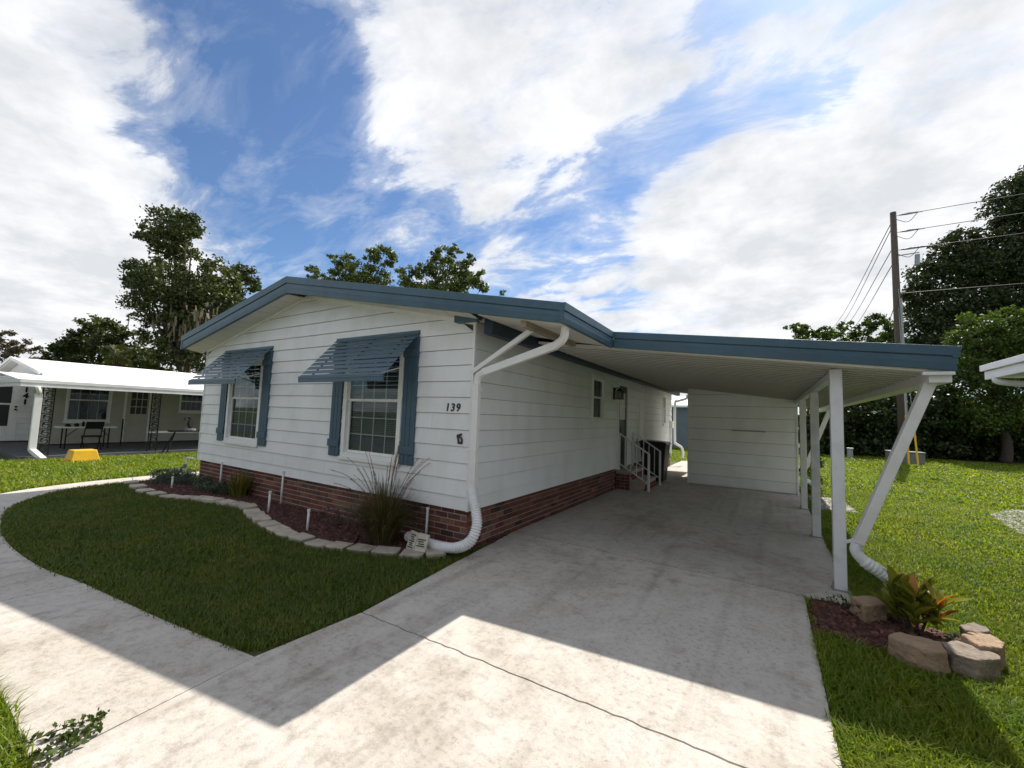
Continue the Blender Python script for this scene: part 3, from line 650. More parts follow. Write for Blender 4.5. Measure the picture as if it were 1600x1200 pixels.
MB().hexa([(1.25, 8.03, .0), (3.65, 8.03, 0), (3.65, 10.6, 0), (1.25, 10.6, 0)], [(1.25, 8.03, cz(1.25)-.04), (3.65, 8.03, cz(3.65)-.04), (3.65, 10.6, cz(3.65)-.04), (1.25, 10.6, cz(1.25)-.04)]).build('wall', M['siding'], shd)
MB().prism([(1.25, 8.02, .02), (3.65, 8.02, .02), (3.65, 8.02, cz(3.65)-.045), (1.25, 8.02, cz(1.25)-.045)], (0, .008, 0)).build('sheathing', M['gap'], shd)
for x in (1.226, 3.64): MB().box(x, x+.036, 7.975, 8.035, .0, cz(x)-.045).build('corner_trim', M['siding'], shd)
MB().box(2.28, 3.02, 7.94, 7.99, 1.435, 1.465).build('wall_rail', M['grey'], shd)
MB().bar((1.25, 7.98, cz(1.25)-.02), (3.66, 7.98, cz(3.66)-.02), .02, .03).build('top_trim', M['trim'], shd)
# ------------------------------------------------------------------ front bed: edging stones, pipes, sign, plants
for i, p in enumerate(SP):
    a = SP[max(i-1, 0)]; b = SP[min(i+1, len(SP)-1)]; t = np.array(b)-np.array(a); L = np.linalg.norm(t)/(2 if 0 < i < len(SP)-1 else 1)
    ang = math.atan2(t[1], t[0])+random.uniform(-.12, .12); hw = min(max(L*.46, .09), .15); hd = .105
    r_ = random.Random(i); pts = [(-hw, -hd), (-hw*.5, -hd*1.12), (hw*.6, -hd*1.08), (hw, -hd*.8), (hw*.97, hd), (-hw*.97, hd)]
    c_, s_ = math.cos(ang), math.sin(ang)
    poly = [(p[0]+(x+r_.uniform(-.012, .012))*c_-y_*s_, p[1]+(x*s_+y_*c_)+r_.uniform(-.01, .01), GZ-.005) for x, y_ in pts]
    tz = random.uniform(.055, .075)
    o = MB().prism(poly, (random.uniform(-.01, .01), random.uniform(-.01, .01), tz)).build('edging_stone', M['paver'], bevel=.008)
    tag(o, 'beige concrete edging stone in the curved row along the mulch bed', 'stone', 'edging stones along the front bed')
PIPES = [((268, 764), .20, 'short white pipe stub standing among the low grey shrubs'), ((357.6, 762), .48, 'tall white pipe against the brick skirt beside the yellow fern'),
         ((419, 802), .30, 'white capped pipe stub at the bed edge left of the bare mulch'), ((448.6, 787), .52, 'tall white pipe against the brick skirt over bare mulch'),
         ((479.7, 831), .26, 'white pipe stub by the edging stones beside the fountain grass'), ((693, 838), .40, 'white pipe standing between the drain hose and the brick corner')]
for px, h, lab in PIPES:
    p = gp(*px); y_ = min(p[1], -.03); x = p[0]
    q = MB().tube([(x, y_, GZ), (x+.01, y_, h)], .016, 10).build('sprinkler_pipe', M['pvc'], smooth=True); tag(q, lab, 'pipe', 'white pipes in the front bed')
    MB().tube([(x+.01, y_, h), (x+.01, y_, h+.035)], .021, 10).build('cap', M['pvc'], q)
sp = thing('garden_tap', (-7.38, -.1, 0), 'grey garden tap on a short post at the far brick corner', 'tap')
MB().tube([(-7.38, -.1, GZ), (-7.38, -.1, .50)], .02, 8).build('standpipe', M['pvc'], sp)
MB().tube([(-7.38, -.1, .49), (-7.1, -.06, .49)], .018, 8).build('cross_pipe', M['pvc'], sp)
MB().tube([(-7.38, -.1, .3), (-7.38, -.2, .29), (-7.38, -.22, .22)], .022, 8).build('spout', M['grey'], sp)
MB().tube([(-7.38, -.13, .32), (-7.38, -.13, .36)], .035, 8).build('handle', M['grey'], sp)
# open-book plaque
bk = thing('book_plaque', (-.44, -.37, .0), 'small open book stone plaque with dark lettering lines in front of the drain hose', 'plaque')
for s in (-1, 1):
    x0, x1 = (-.585, -.445) if s < 0 else (-.435, -.295)
    e0, e1 = (-.012, .012) if s < 0 else (.012, -.012)
    pg = MB().hexa([(x0, -.40-e0, .02), (x1, -.40-e1, .02), (x1, -.37-e1, .02), (x0, -.37-e0, .02)], [(x0, -.33-e0, .215), (x1, -.33-e1, .205), (x1, -.30-e1, .205), (x0, -.30-e0, .215)]).build('page', M['plaque'], bk, bevel=.006)
    for k in range(7 if s < 0 else 4):
        z = .18-k*.022-(0 if s < 0 else .03); yy = -.40+.07*(z-.02)/.19-.0035
        a = x0+.02+.01*((k*7) % 3); b = x1-.018-.012*((k*5) % 3)
        MB().hexa([(a, yy-e0*(.8 if s < 0 else .9)-.003, z), (b, yy-e1*.8-.003, z), (b, yy-e1*.8+.004, z), (a, yy-e0*.8+.004, z)], [(a, yy-e0*.8-.001, z+.008), (b, yy-e1*.8-.001, z+.008), (b, yy-e1*.8+.006, z+.008), (a, yy-e0*.8+.006, z+.008)]).build('lettering_line', M['ink'], pg)
MB().box(-.56, -.32, -.37, -.29, GZ, .05).build('foot', M['plaque'], bk)
def leaves(centers, radii, n_per, size, flat=1., asp=.5, shell=.55, clump=None, droop=.2):
    """leaf quads scattered in clumps through blobs"""
    out = []
    for c, r, n in zip(centers, radii, n_per):
        n = int(n); k = clump or max(8, int(n/45))
        d = rng.normal(size=(k, 3)); d /= np.linalg.norm(d, axis=1)[:, None]
        cc = d*(r*(shell+(1-shell)*rng.random(k)**.5))[:, None]*np.array([1, 1, flat])
        idx = rng.integers(0, k, n); off = rng.normal(size=(n, 3))*r*.17*np.array([1, 1, flat*.8])
        out.append(np.asarray(c)+cc[idx]+off)
    P = np.concatenate(out); n = len(P)
    a = rng.normal(size=(n, 3)); a[:, 2] -= droop; a /= np.linalg.norm(a, axis=1)[:, None]
    b = rng.normal(size=(n, 3)); b -= a*(a*b).sum(1)[:, None]; b /= np.linalg.norm(b, axis=1)[:, None]
    s = size*(.6+.8*rng.random(n))[:, None]
    V = np.stack([P-a*s*.5, P+b*s*asp*.5, P+a*s*.5, P-b*s*asp*.5], 1).reshape(-1, 3)
    return V, np.arange(4*n).reshape(-1, 4)
def blades(P, h, wd, lean, seg=2, az=None):
    """grass blades: P base points, tapering, bent; triangles"""
    n = len(P); az = rng.random(n)*2*np.pi if az is None else az
    dr_ = np.stack([np.cos(az), np.sin(az), np.zeros(n)], 1); sd = np.stack([-np.sin(az), np.cos(az), np.zeros(n)], 1)
    H = h*(.55+.75*rng.random(n)); Ln = lean*(.2+1.3*rng.random(n))*H; Wd = wd*(.7+.6*rng.random(n))
    up = np.array([0, 0, 1.])
    m_ = P+dr_*(Ln*.3)[:, None]+up*(H*.6)[:, None]; t = P+dr_*Ln[:, None]+up*H[:, None]*(1-.15*lean)
    w2 = (Wd/2)[:, None]
    V = np.stack([P-sd*w2, P+sd*w2, m_+sd*w2*.85, m_-sd*w2*.85, t], 1).reshape(-1, 3)
    i = (np.arange(n)*5)[:, None]
    Fc = np.concatenate([i+np.array([0, 1, 2]), i+np.array([0, 2, 3]), i+np.array([3, 2, 4])], 0)
    return V, Fc
def strands(roots, n, length, wd, spread, rise, segs=7, seed=1, droop=1.):
    r = np.random.default_rng(seed); V = []; Fc = []
    for k in range(n):
        a = r.random()*2*np.pi; L = length*(.6+.5*r.random()); sp_ = spread*(.1+r.random()); b0 = np.array(roots)+np.array([math.cos(a), math.sin(a), 0])*.16*r.random()
        side = np.array([-math.sin(a), math.cos(a), 0]); w_ = wd*(.6+.7*r.random()); base = len(V)
        for i in range(segs+1):
            t = i/segs; p = b0+np.array([math.cos(a), math.sin(a), 0])*sp_*L*t**1.4+np.array([0, 0, 1])*L*rise*(t-.5*droop*sp_*t**2.6)
            ww = w_*(1-t**2)*.5+.0006; V += [p-side*ww, p+side*ww]
        Fc += [(base+2*i, base+2*i+1, base+2*i+3, base+2*i+2) for i in range(segs)]
    return np.array(V), np.array(Fc)
fg = thing('fountain_grass', (-1.02, -.36, 0), 'tall arching fountain grass clump with dry feathery plumes under the near window', 'plant')
V, Fc = strands((-1.02, -.36, GZ), 1400, .86, .008, .74, 1., 7, 3, 1.3); fast('foliage', V, Fc, M['fgrass'], fg)
r_ = np.random.default_rng(11); V2, F2 = [], []; stems = MB()
for k in range(34):
    a = r_.random()*6.28; sp_ = .08+.5*r_.random(); L = .98+.36*r_.random(); dv = np.array([math.cos(a), math.sin(a), 0]); pts = []
    for i in range(11):
        t = i/10; pts.append(np.array([-1.02, -.36, GZ])+dv*.05+dv*sp_*L*t**1.8+np.array([0, 0, 1])*L*(t-.42*sp_*t**3.2))
    stems.tube(pts[:8], .0022, 4, False)
    for i in range(150):
        t = .68+.32*r_.random(); j = min(int(t*10), 9); p = pts[j]+(pts[j+1]-pts[j])*(t*10-j); d_ = r_.normal(size=3); d_ /= np.linalg.norm(d_)
        ax = pts[j+1]-pts[j]; ax /= np.linalg.norm(ax); e = (d_*.6+ax)*.026*(1.15-t*.55); sd = np.cross(e, d_+.01); sd = sd/np.linalg.norm(sd)*.0016
        b0 = len(V2); V2 += [p-sd, p+sd, p+e+sd*.4, p+e-sd*.4]; F2.append((b0, b0+1, b0+2, b0+3))
stems.build('stem', M['plume'], fg); fast('plume', np.array(V2), np.array(F2), M['plume'], fg)
def shrub(name, label, blobs, material, size, dens=30, flat=.75, cat='shrub', stem=True, asp=.5):
    c0 = np.mean([b[0] for b in blobs], 0); t = thing(name, (c0[0], c0[1], GZ), label, cat)
    V, Fc = leaves([b[0] for b in blobs], [b[1] for b in blobs], [dens*b[1]**2/size**2 for b in blobs], size, flat, asp, .3)
    V[:, 2] = np.maximum(V[:, 2], GZ+.003); fast('foliage', V, Fc, material, t)
    if stem:
        s = MB()
        for (c, r) in blobs: s.tube([(c0[0]*.5+c[0]*.5, c0[1]*.5+c[1]*.5, GZ), (c[0], c[1], c[2]+r*.3)], [.012, .004], 5)
        s.build('stem', M['bark'], t)
    return t
shrub('low_shrub', 'spreading grey green ground shrub at the far brick corner by the tap', [((-8.0+.35*i, -.15+.12*math.sin(i*2), .10), .20) for i in range(5)]+[((-7.7, -.45, .1), .2), ((-7.3, -.5, .1), .2)], M['sage'], .035, 26)
shrub('low_shrub', 'low grey green shrub before the brick skirt beneath the far window', [((-6.3+.28*i, -.22+.05*math.cos(i*3), .09), .17) for i in range(5)], M['sage'], .035, 26)
shrub('small_plant', 'small purple grey leafy plant in the mulch left of the fountain grass', [((-2.3, -.2, .12), .14), ((-2.05, -.25, .14), .13), ((-1.85, -.15, .2), .12)], M['purple'], .045, 7, cat='plant')
fn = thing('fern', (-5.0, -.12, 0), 'yellow green fern against the brick skirt between the tall pipes', 'plant')
V, Fc = strands((-5.0, -.14, GZ), 120, .52, .035, .55, 1., 5, 5, .8); fast('fronds', V, Fc, M['fern'], fn)
# bark mulch
def chips(name, poly, n, material, size, z0=GZ+.02):
    poly = np.asarray(poly); lo, hi = poly.min(0), poly.max(0); k = int(n*3)
    x = rng.uniform(lo[0], hi[0], k); y_ = rng.uniform(lo[1], hi[1], k); ok = inside(poly, x, y_); x, y_ = x[ok][:n], y_[ok][:n]; n = len(x)
    a = rng.random(n)*6.28; L = size*(.5+rng.random(n)); Wd = L*(.3+.4*rng.random(n)); T = size*.35; tl = rng.normal(0, .25, n)
    c, s = np.cos(a), np.sin(a); V = []
    for (u, v, z) in ((-1, -1, 0), (1, -1, 0), (1, 1, 0), (-1, 1, 0), (-.8, -.8, 1), (.8, -.8, 1), (.8, .8, 1), (-.8, .8, 1)):
        uu, vv = u*L/2, v*Wd/2; V.append(np.stack([x+uu*c-vv*s, y_+uu*s+vv*c, z0+z*T+uu*tl+.01*rng.random(n)], 1))
    V = np.stack(V, 1).reshape(-1, 3); b = (np.arange(n)*8)[:, None]
    Fc = np.concatenate([b+np.array(f) for f in ((4, 5, 6, 7), (0, 1, 5, 4), (1, 2, 6, 5), (2, 3, 7, 6), (3, 0, 4, 7))]); return fast(name, V, Fc, material)
BEDP = [tuple(np.array(p)+np.array([0, .09])) for p in SP]+[(-.02, -.1), (.06, .5), (0, 1.0), (-.02, .02), (-7.1, .02), (-8., .2)]
tag(chips('bark_mulch', BEDP, 9000, M['mulch'], .045), 'red brown bark mulch covering the curved front bed', 'mulch', kind='stuff')
# ------------------------------------------------------------------ right bed: block stones, croton, mulch
RB = [(3.36, .92), (3.75, 1.02), (4.35, .75), (4.35, .25), (3.95, .15), (3.6, .14), (3.36, .2)]
sheet('side_bed', RB, -.006, M['soil'])
tag(chips('bark_mulch', RB, 1100, M['mulch'], .05), 'brown bark mulch in the small bed beside the driveway', 'mulch', kind='stuff')
def block(name, label, pxtop, z0, z1, material, squash=1.):
    top = [on(px, 2, z1) for px in pxtop]; c = np.mean(top, 0)
    r2 = random.Random(len(label)); b = MB(); n = len(top)
    lo = [(c[0]+(p[0]-c[0])*1.05+r2.uniform(-.01, .01), c[1]+(p[1]-c[1])*1.05+r2.uniform(-.01, .01), z0) for p in top]
    hi = [(p[0], p[1], z1+r2.uniform(-.006, .006)) for p in top]
    b.add(lo+hi, [tuple(range(n))[::-1], tuple(range(n, 2*n))]+[(i, (i+1) % n, n+(i+1) % n, n+i) for i in range(n)])
    o = b.build(name, material, bevel=.010)
    sb = o.modifiers.new('cut', 'SUBSURF'); sb.subdivision_type = 'SIMPLE'; sb.levels = sb.render_levels = 4
    for sz, am in ((.09, .022), (.03, .010)):
        tx = bpy.data.textures.new('rock', 'CLOUDS'); tx.noise_scale = sz; dm = o.modifiers.new('rough', 'DISPLACE'); dm.texture = tx; dm.strength = am; dm.texture_coords = 'GLOBAL'
    return tag(o, label, 'stone', 'block stones round the side bed')
block('block_stone', 'long tan topped block stone beside the croton plant', [(1388, 993), (1402, 986), (1470, 1003), (1480, 1019), (1462, 1020), (1415, 1006)], GZ, .15, M['tan_stone'])
block('block_stone', 'dark grey block stone under the flat reddish stone', [(1468, 1003), (1500, 1000), (1562, 1022), (1563, 1031), (1528, 1031), (1490, 1021)], GZ, .14, M['grey_stone'])
block('block_stone', 'flat reddish stone lying on top at the bed corner', [(1502, 992), (1512, 985), (1548, 990), (1571, 1003), (1567, 1012), (1530, 1008)], .02, .17, M['tan_stone'])
block('block_stone', 'tan block stone at the foot of the carport corner behind the mulch', [(1328, 930), (1372, 930), (1384, 935), (1384, 944), (1350, 946)], GZ, .15, M['tan_stone'])
block('block_stone', 'low shadowed grey stone half sunk in the grass behind the croton', [(1500, 975), (1520, 972), (1543, 980), (1548, 986), (1528, 988), (1508, 985)], GZ, .09, M['grey_stone'])
cr = thing('croton', (4.02, .68, 0), 'croton plant with broad green and orange leaves inside the block stones', 'plant')
lm = []
for k, (L, Wd, mt) in enumerate(((.24, .075, 'croton_green'), (.21, .06, 'croton_red'), (.27, .085, 'croton_green'))):
    V = []; nn = 8
    for i in range(nn+1):
        t = i/nn; wv = Wd*math.sin(math.pi*min(1, t*.93+.05))**.8*.5; z = .10*math.sin(t*1.6)*L*2-.12*t*t*L
        V += [(t*L, -wv, z+wv*.35), (t*L, 0, z), (t*L, wv, z+wv*.35)]
    Fq = [(3*i+j, 3*i+j+1, 3*i+j+4, 3*i+j+3) for i in range(nn) for j in (0, 1)]
    me = bpy.data.meshes.new('leaf'); me.from_pydata(V, [], Fq); me.materials.append(M[mt]); me.polygons.foreach_set('use_smooth', [True]*len(Fq)); lm.append(me)
r_ = random.Random(4)
crst = MB()
for k in range(120):
    ox, oy = r_.choice([(-.09, .05), (.08, .06), (0, -.06), (.14, -.02), (-.02, .1)]); h = r_.uniform(.06, .27)
    o = bpy.data.objects.new('leaf', lm[2 if k % 3 == 0 else (1 if (k % 4 == 1 and ox > -.05) else 0)]); link(o, cr, (4.02+ox, .68+oy, h))
    o.rotation_euler = (r_.uniform(-.3, .3), -r_.uniform(.1, .5)-h*2.6, r_.uniform(0, 6.28)); o.scale = (r_.uniform(.6, 1.0),)*3
for ox, oy in [(-.09, .05), (.08, .06), (0, -.06), (.14, -.02), (-.02, .1)]: crst.tube([(4.02+ox*.3, .68+oy*.3, GZ), (4.02+ox, .68+oy, .3)], [.01, .006], 6)
crst.build('stem', M['bark'], cr)
shrub('creeper', 'pale variegated creeper between the croton and the flat stone', [((4.26, .42, .05), .10), ((4.18, .55, .05), .09), ((4.3, .5, .08), .08)], M['sage'], .03, 5, cat='plant', stem=True)
shrub('small_plant', 'thin leafy weed in the mulch at the carport slab corner', [((3.52, .93, .04), .08), ((3.63, .86, .06), .09), ((3.7, .72, .06), .09)], M['dark_leaf'], .03, 4, cat='plant')
# weeds creeping over the walk, lower left
wd = thing('creeping_weed', (.12, -3.3, 0), 'creeping weed stem with small leaves lying across the concrete walk', 'weed')
ws = MB(); cl = []
for a, b in (((20, 1170), (165, 1118)), ((40, 1190), (120, 1145)), ((60, 1196), (150, 1135))):
    p, q = gp(*a, .01), gp(*b, .02); mid = (p+q)/2+np.array([.02, .03, .02]); pa = smoothpath([p, mid, q], 6); ws.tube(pa, .0025, 5); cl += [x+rng.normal(0, .012, 3) for x in pa for _ in range(4)]
ws.build('stem', M['bark'], wd); cl = np.array(cl); cl[:, 2] = np.abs(cl[:, 2])+.006
V, Fc = leaves(cl, [.012]*len(cl), [2]*len(cl), .03, .4, .6, .3, 2); V[:, 2] = np.maximum(V[:, 2], .002); fast('leaf_mass', V, Fc, M['light_leaf'], wd)
# ------------------------------------------------------------------ grass
def lawn(name, label, poly, dens, h, wd_, material, excl=(), lean=.7, zmin=GZ, rad=None):
    poly = np.asarray(poly); lo, hi = poly.min(0), poly.max(0); n = int(dens*(hi[0]-lo[0])*(hi[1]-lo[1]))
    x = rng.uniform(lo[0], hi[0], n); y_ = rng.uniform(lo[1], hi[1], n); ok = inside(poly, x, y_)
    for e in excl: ok &= ~inside(e, x, y_)
    if rad is not None:
        dd = np.hypot(x-CAM[0], y_-CAM[1]); ok &= (dd > rad[0]) & (dd <= rad[1])
    x, y_ = x[ok], y_[ok]; x = x+rng.normal(0, .013, len(x)); y_ = y_+rng.normal(0, .013, len(y_)); P = np.stack([x, y_, np.full(len(x), zmin)], 1)
    patch = .75+.5*(np.sin(x*1.7+np.cos(y_*2.3)*1.5)*np.sin(y_*1.9+x*.6)*.5+.5)
    V, Fc = blades(P, h*patch, wd_, lean); return tag(fast(name, V, Fc, material, k=3), label, 'grass', kind='stuff')
FL = [(p[0], p[1]-.01) for p in inn[1:62]]+[tuple(np.array(p)+np.array([0, -.06])) for p in SP]+[(-.02, -.02), (.06, .55), (.13, -.46), (.23, -1.6), (.2, -2.3)]
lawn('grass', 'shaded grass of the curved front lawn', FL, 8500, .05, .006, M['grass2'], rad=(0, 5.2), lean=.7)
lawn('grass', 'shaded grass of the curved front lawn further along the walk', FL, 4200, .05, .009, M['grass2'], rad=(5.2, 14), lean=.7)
RBX = RB
RLAWN = [(3.34, -9), (14, -9), (30, 30), (3.8, 40), (3.8, 9), (3.73, 1.02), (3.34, .95)]
for r0, r1, dn_, h_, w_ in ((0, 5.6, 8000, .065, .007), (5.6, 8.5, 4500, .06, .009), (8.5, 14, 1500, .06, .015), (14, 22, 350, .08, .032), (22, 34, 120, .09, .06)):
    q = RLAWN if r1 > 9 else [(3.34, -2.2), (9, -2.2), (9, 8), (3.73, 8), (3.73, 1.02), (3.34, .95)]
    lawn('grass', 'sunlit grass of the side lawn right of the carport', q, dn_, h_, w_, M['grass'], [RBX], rad=(r0, r1), lean=.9)
lawn('grass', 'sunlit grass between the walk and the neighbouring house', [(-8.7, 6), (-8.7, -.6), (-8.5, -1.7), (-7.95, -2.6), (-9, -6), (-13.3, -6), (-13.3, 6)], 700, .08, .022, M['grass'], lean=.9)
lawn('grass', 'strip of grass at the corner of walk and driveway', [(p[0], p[1]-.004) for p in outw[:18]]+[(-2.6, -4.6), (.34, -4.6)], 7500, .075, .0075, M['grass'], lean=.9)
lawn('grass', 'sunlit grass behind the house', [(-6, 13), (3.6, 15.1), (3.6, 30), (-6, 30)], 250, .08, .04, M['grass'], lean=.9)
# ------------------------------------------------------------------ trees
def tree(name, label, blobs, D, material, leaf, dens=26, trunk_px=None, group=None, moss=None, flat=.85, shell=.45, bark='bark', tr=.22):
    C = [deep(x, y, D+dd) for (x, y, r, dd) in blobs]; Rr = [r*D/F for (x, y, r, dd) in blobs]
    base = np.mean(C, 0) if trunk_px is None else deep(trunk_px[0], trunk_px[1], D); base = np.array([base[0], base[1], GZ])
    t = thing(name, base, label, 'tree', group)
    V, Fc = leaves(C, Rr, [2.8*dens*r*r/leaf**2 for r in Rr], leaf, flat, .62, shell); V[:, 2] = np.maximum(V[:, 2], GZ+.01); fast('crown', V, Fc, material, t)
    top = max(c[2] for c in C); b = MB(); lean = np.mean(C, 0); fork = base+(lean-base)*np.array([.35, .35, 0])+np.array([0, 0, max(.8, min(c[2] for c in C)*.75)])
    b.tube(smoothpath([base, (base+fork)/2+np.array([.1, 0, 0]), fork], 4), [tr*(1.25-.05*i) for i in range(9)], 9); tk = b.build('trunk', M[bark], t, smooth=True)
    lb = MB()
    for c, r in zip(C, Rr):
        mid = (fork+c)/2+np.array([0, 0, .1*r]); P = smoothpath([fork-np.array([0, 0, .1]), mid, c], 4); lb.tube(P, [max(.012, tr*.42*(1-.12*i)) for i in range(len(P))], 6)
    lb.build('limbs', M[bark], t, smooth=True)
    if moss:
        C2 = [deep(x, y, D+dd) for (x, y, dd) in moss]; V = []
        for c in C2:
            for k in range(16):
                p = c+rng.normal(0, .5, 3)*np.array([1, 1, .5]); L = .25+rng.random()*.5; wv = .03+.04*rng.random(); a = rng.random()*6.28; s_ = np.array([math.cos(a), math.sin(a), 0])*wv
                V += [p-s_, p+s_, p+s_*.2+np.array([rng.normal(0, .08), 0, -L]), p-s_*.2+np.array([0, rng.normal(0, .08), -L])]
        tag(fast('hanging_moss', np.array(V), np.arange(len(V)).reshape(-1, 4), M['moss'], t), kind='stuff')
    return t
tree('oak_tree', 'tall live oak with a narrow top and hanging moss behind the far roof corner',
     [(268, 352, 30, 0), (240, 368, 22, 1), (290, 350, 22, -1), (262, 385, 28, 0), (285, 392, 22, 1), (300, 362, 14, 0), (222, 428, 26, 1), (262, 440, 36, -1), (210, 442, 18, 0), (245, 478, 38, 0), (300, 455, 34, 1), (345, 430, 28, 0), (378, 432, 24, 2), (392, 448, 14, 2), (340, 465, 36, 0), (300, 500, 36, 0), (255, 515, 30, 1), (320, 520, 34, 2), (275, 545, 30, 0), (315, 560, 34, 1), (370, 470, 26, 2), (360, 500, 30, 3)],
     27, M['oak'], .21, 17, (290, 560), 'trees beyond the houses', [(250, 495, -1.5), (270, 512, -1.5), (305, 500, -1.5), (330, 490, -1.5), (320, 490, -1.5), (300, 575, -1), (285, 515, -1.6)], tr=.42)
tree('broadleaf_tree', 'dense round dark tree rising behind the white roof of the neighbouring house',
     [(108, 540, 22, 0), (128, 528, 18, 0), (150, 515, 22, 1), (178, 515, 20, 0), (92, 556, 18, 0), (165, 545, 26, 0), (200, 535, 24, 1), (125, 560, 26, 0), (212, 562, 26, 0), (245, 575, 26, 0), (185, 575, 26, 0)],
     30, M['oak'], .24, 20, (165, 560), 'trees beyond the houses')
tree('bare_tree', 'thin brownish tree with sparse leaves beside the white gable of the neighbouring house', [(14, 530, 14, 0), (34, 540, 13, 0), (6, 548, 16, 0), (28, 556, 16, 0), (58, 548, 8, 0), (60, 562, 10, 0), (-15, 545, 25, 0)], 32, M['dry_leaf'], .2, 10, (20, 570), 'trees beyond the houses', tr=.16)
tree('oak_tree', 'open crowned tree showing above the ridge of the white house near its peak',
     [(578, 395, 12, 0), (600, 398, 16, 0), (588, 412, 17, 0), (610, 408, 10, 0), (545, 412, 15, 0), (525, 414, 12, 0), (520, 404, 8, 0), (560, 428, 20, 0), (530, 432, 16, 0), (488, 427, 12, 0), (505, 440, 14, 0), (590, 436, 20, 0), (560, 450, 26, 0), (520, 455, 26, 0)], 30, M['light_leaf'], .17, 15, (560, 500), 'trees behind the house')
tree('oak_tree', 'wider tree showing above the house ridge toward the carport side',
     [(635, 428, 14, 0), (660, 424, 14, 0), (695, 400, 16, 0), (710, 392, 10, 0), (680, 398, 10, 0), (735, 404, 8, 0), (722, 418, 16, 0), (690, 420, 22, 0), (740, 436, 18, 0), (755, 448, 12, 0), (715, 440, 22, 0), (670, 442, 22, 0), (640, 446, 18, 0), (786, 458, 5, 0), (700, 465, 30, 0)], 27, M['light_leaf'], .17, 15, (700, 500), 'trees behind the house')
tree('broadleaf_tree', 'pale green bushy tree line top showing above the carport fascia',
     [(1238, 515, 11, 0), (1258, 512, 11, 0), (1285, 520, 13, 0), (1310, 518, 14, 0), (1345, 512, 16, 0), (1368, 502, 14, 0), (1390, 515, 16, 0), (1260, 532, 18, 0), (1300, 538, 22, 0), (1345, 538, 24, 0), (1385, 540, 24, 0), (1320, 570, 36, 0), (1265, 570, 34, 0), (1375, 580, 36, 0)], 33, M['bright_leaf'], .22, 17, (1320, 650), 'trees beyond the side lawn')
tree('oak_tree', 'very large dark oak towering behind the utility pole',
     [(1590, 300, 30, 0), (1612, 280, 26, 0), (1570, 330, 28, 0), (1600, 345, 34, 0), (1505, 378, 22, 0), (1480, 395, 24, 0), (1540, 372, 24, 0), (1450, 430, 28, 0), (1500, 425, 40, 0), (1550, 415, 44, 0), (1600, 410, 50, 0), (1432, 462, 22, 0), (1465, 480, 40, 0), (1520, 480, 44, 0), (1580, 480, 50, 0), (1640, 400, 60, 0), (1660, 320, 50, 0), (1440, 520, 34, 0), (1490, 540, 44, 0), (1640, 500, 60, 0)], 34, M['dark_leaf'], .24, 17, (1560, 680), 'trees beyond the side lawn', tr=.5)
tree('broadleaf_tree', 'bright green leafy tree standing before the dark oak',
     [(1530, 505, 22, 0), (1570, 500, 22, 0), (1510, 535, 24, 0), (1555, 535, 34, 0), (1600, 520, 34, 0), (1540, 580, 38, 0), (1590, 580, 40, 0), (1505, 590, 28, 0), (1640, 560, 50, 0), (1560, 640, 42, 0), (1610, 650, 42, 0), (1520, 650, 36, 0)], 23, M['bright_leaf'], .17, 17, (1570, 700), 'trees beyond the side lawn')
HB = [(1290, [(1280, 660, 30, 0), (1300, 640, 30, 0), (1300, 690, 30, 0), (1275, 690, 26, 0)]), (1350, [(1340, 640, 34, 0), (1365, 660, 36, 0), (1345, 690, 30, 0)]), (1410, [(1400, 630, 36, 0), (1425, 655, 38, 0), (1405, 690, 32, 0)]), (1470, [(1455, 630, 36, 0), (1480, 660, 38, 0), (1465, 695, 32, 0)]), (1530, [(1520, 690, 32, 0), (1545, 680, 36, 0)]), (1585, [(1575, 690, 36, 0), (1610, 690, 38, 0)])]
HL = ['dark dense shrub of the hedge seen between the carport posts', 'dark hedge shrub behind the small utility pedestal', 'dark hedge shrub behind the yellow guy wire guards', 'dark hedge shrub behind the low grey concrete block', 'dark hedge shrub under the bright green tree', 'dark hedge shrub at the far end toward the white eave']
for (x, bl), lb_ in zip(HB, HL): tree('hedge_shrub', lb_, bl+[(a+12, b-10, r*1.05, 2.2) for a, b, r, _ in bl]+[(x+d_, 712, 20, .6) for d_ in (-25, 0, 25)], 24.5, M['dark_leaf'], .2, 22, (x, 700), 'hedge beyond the side lawn', tr=.1, shell=.3)
def palm(label, px, D, r, h_px):
    c = deep(*px, D); t = thing('fan_palm', (c[0], c[1], GZ), label, 'palm', 'palms behind the neighbouring house')
    MB().tube([(c[0], c[1], GZ), (c[0]+.1, c[1], c[2]*.5), tuple(c)], [.2, .16, .14], 9).build('trunk', M['bark'], t, smooth=True)
    V, Fc = [], []
    for k in range(34):
        a = rng.random()*6.28; el = rng.uniform(-.5, 1.3); d = np.array([math.cos(a)*math.cos(el), math.sin(a)*math.cos(el), math.sin(el)]); s = np.cross(d, [0, 0, 1]); s /= np.linalg.norm(s); hub = c+d*r*.45; up = np.cross(s, d)
        for j in range(13):
            f_ = (j-6)/6*1.25; e = d*math.cos(f_)+s*math.sin(f_); L = r*.62*(1-.15*abs(f_)); w_ = (s*math.cos(f_)-d*math.sin(f_))*r*.035; tip = hub+e*L-np.array([0, 0, .22*r*(1+abs(f_))*.6]); b0 = len(V)
            V += [hub, hub+e*L*.55-w_, tip, hub+e*L*.55+w_]; Fc.append((b0, b0+1, b0+2, b0+3))
        b0 = len(V); V += [c-s*.02, c+s*.02, hub+s*.015, hub-s*.015]; Fc.append((b0, b0+1, b0+2, b0+3))
    fast('fronds', np.array(V), np.array(Fc), M['palm'], t)
palm('fan palm with a full pale crown rising behind the white roof', (182, 556), 27, 1.0, 0)
palm('smaller fan palm whose crown barely clears the white roof', (238, 582), 27, .8, 0)
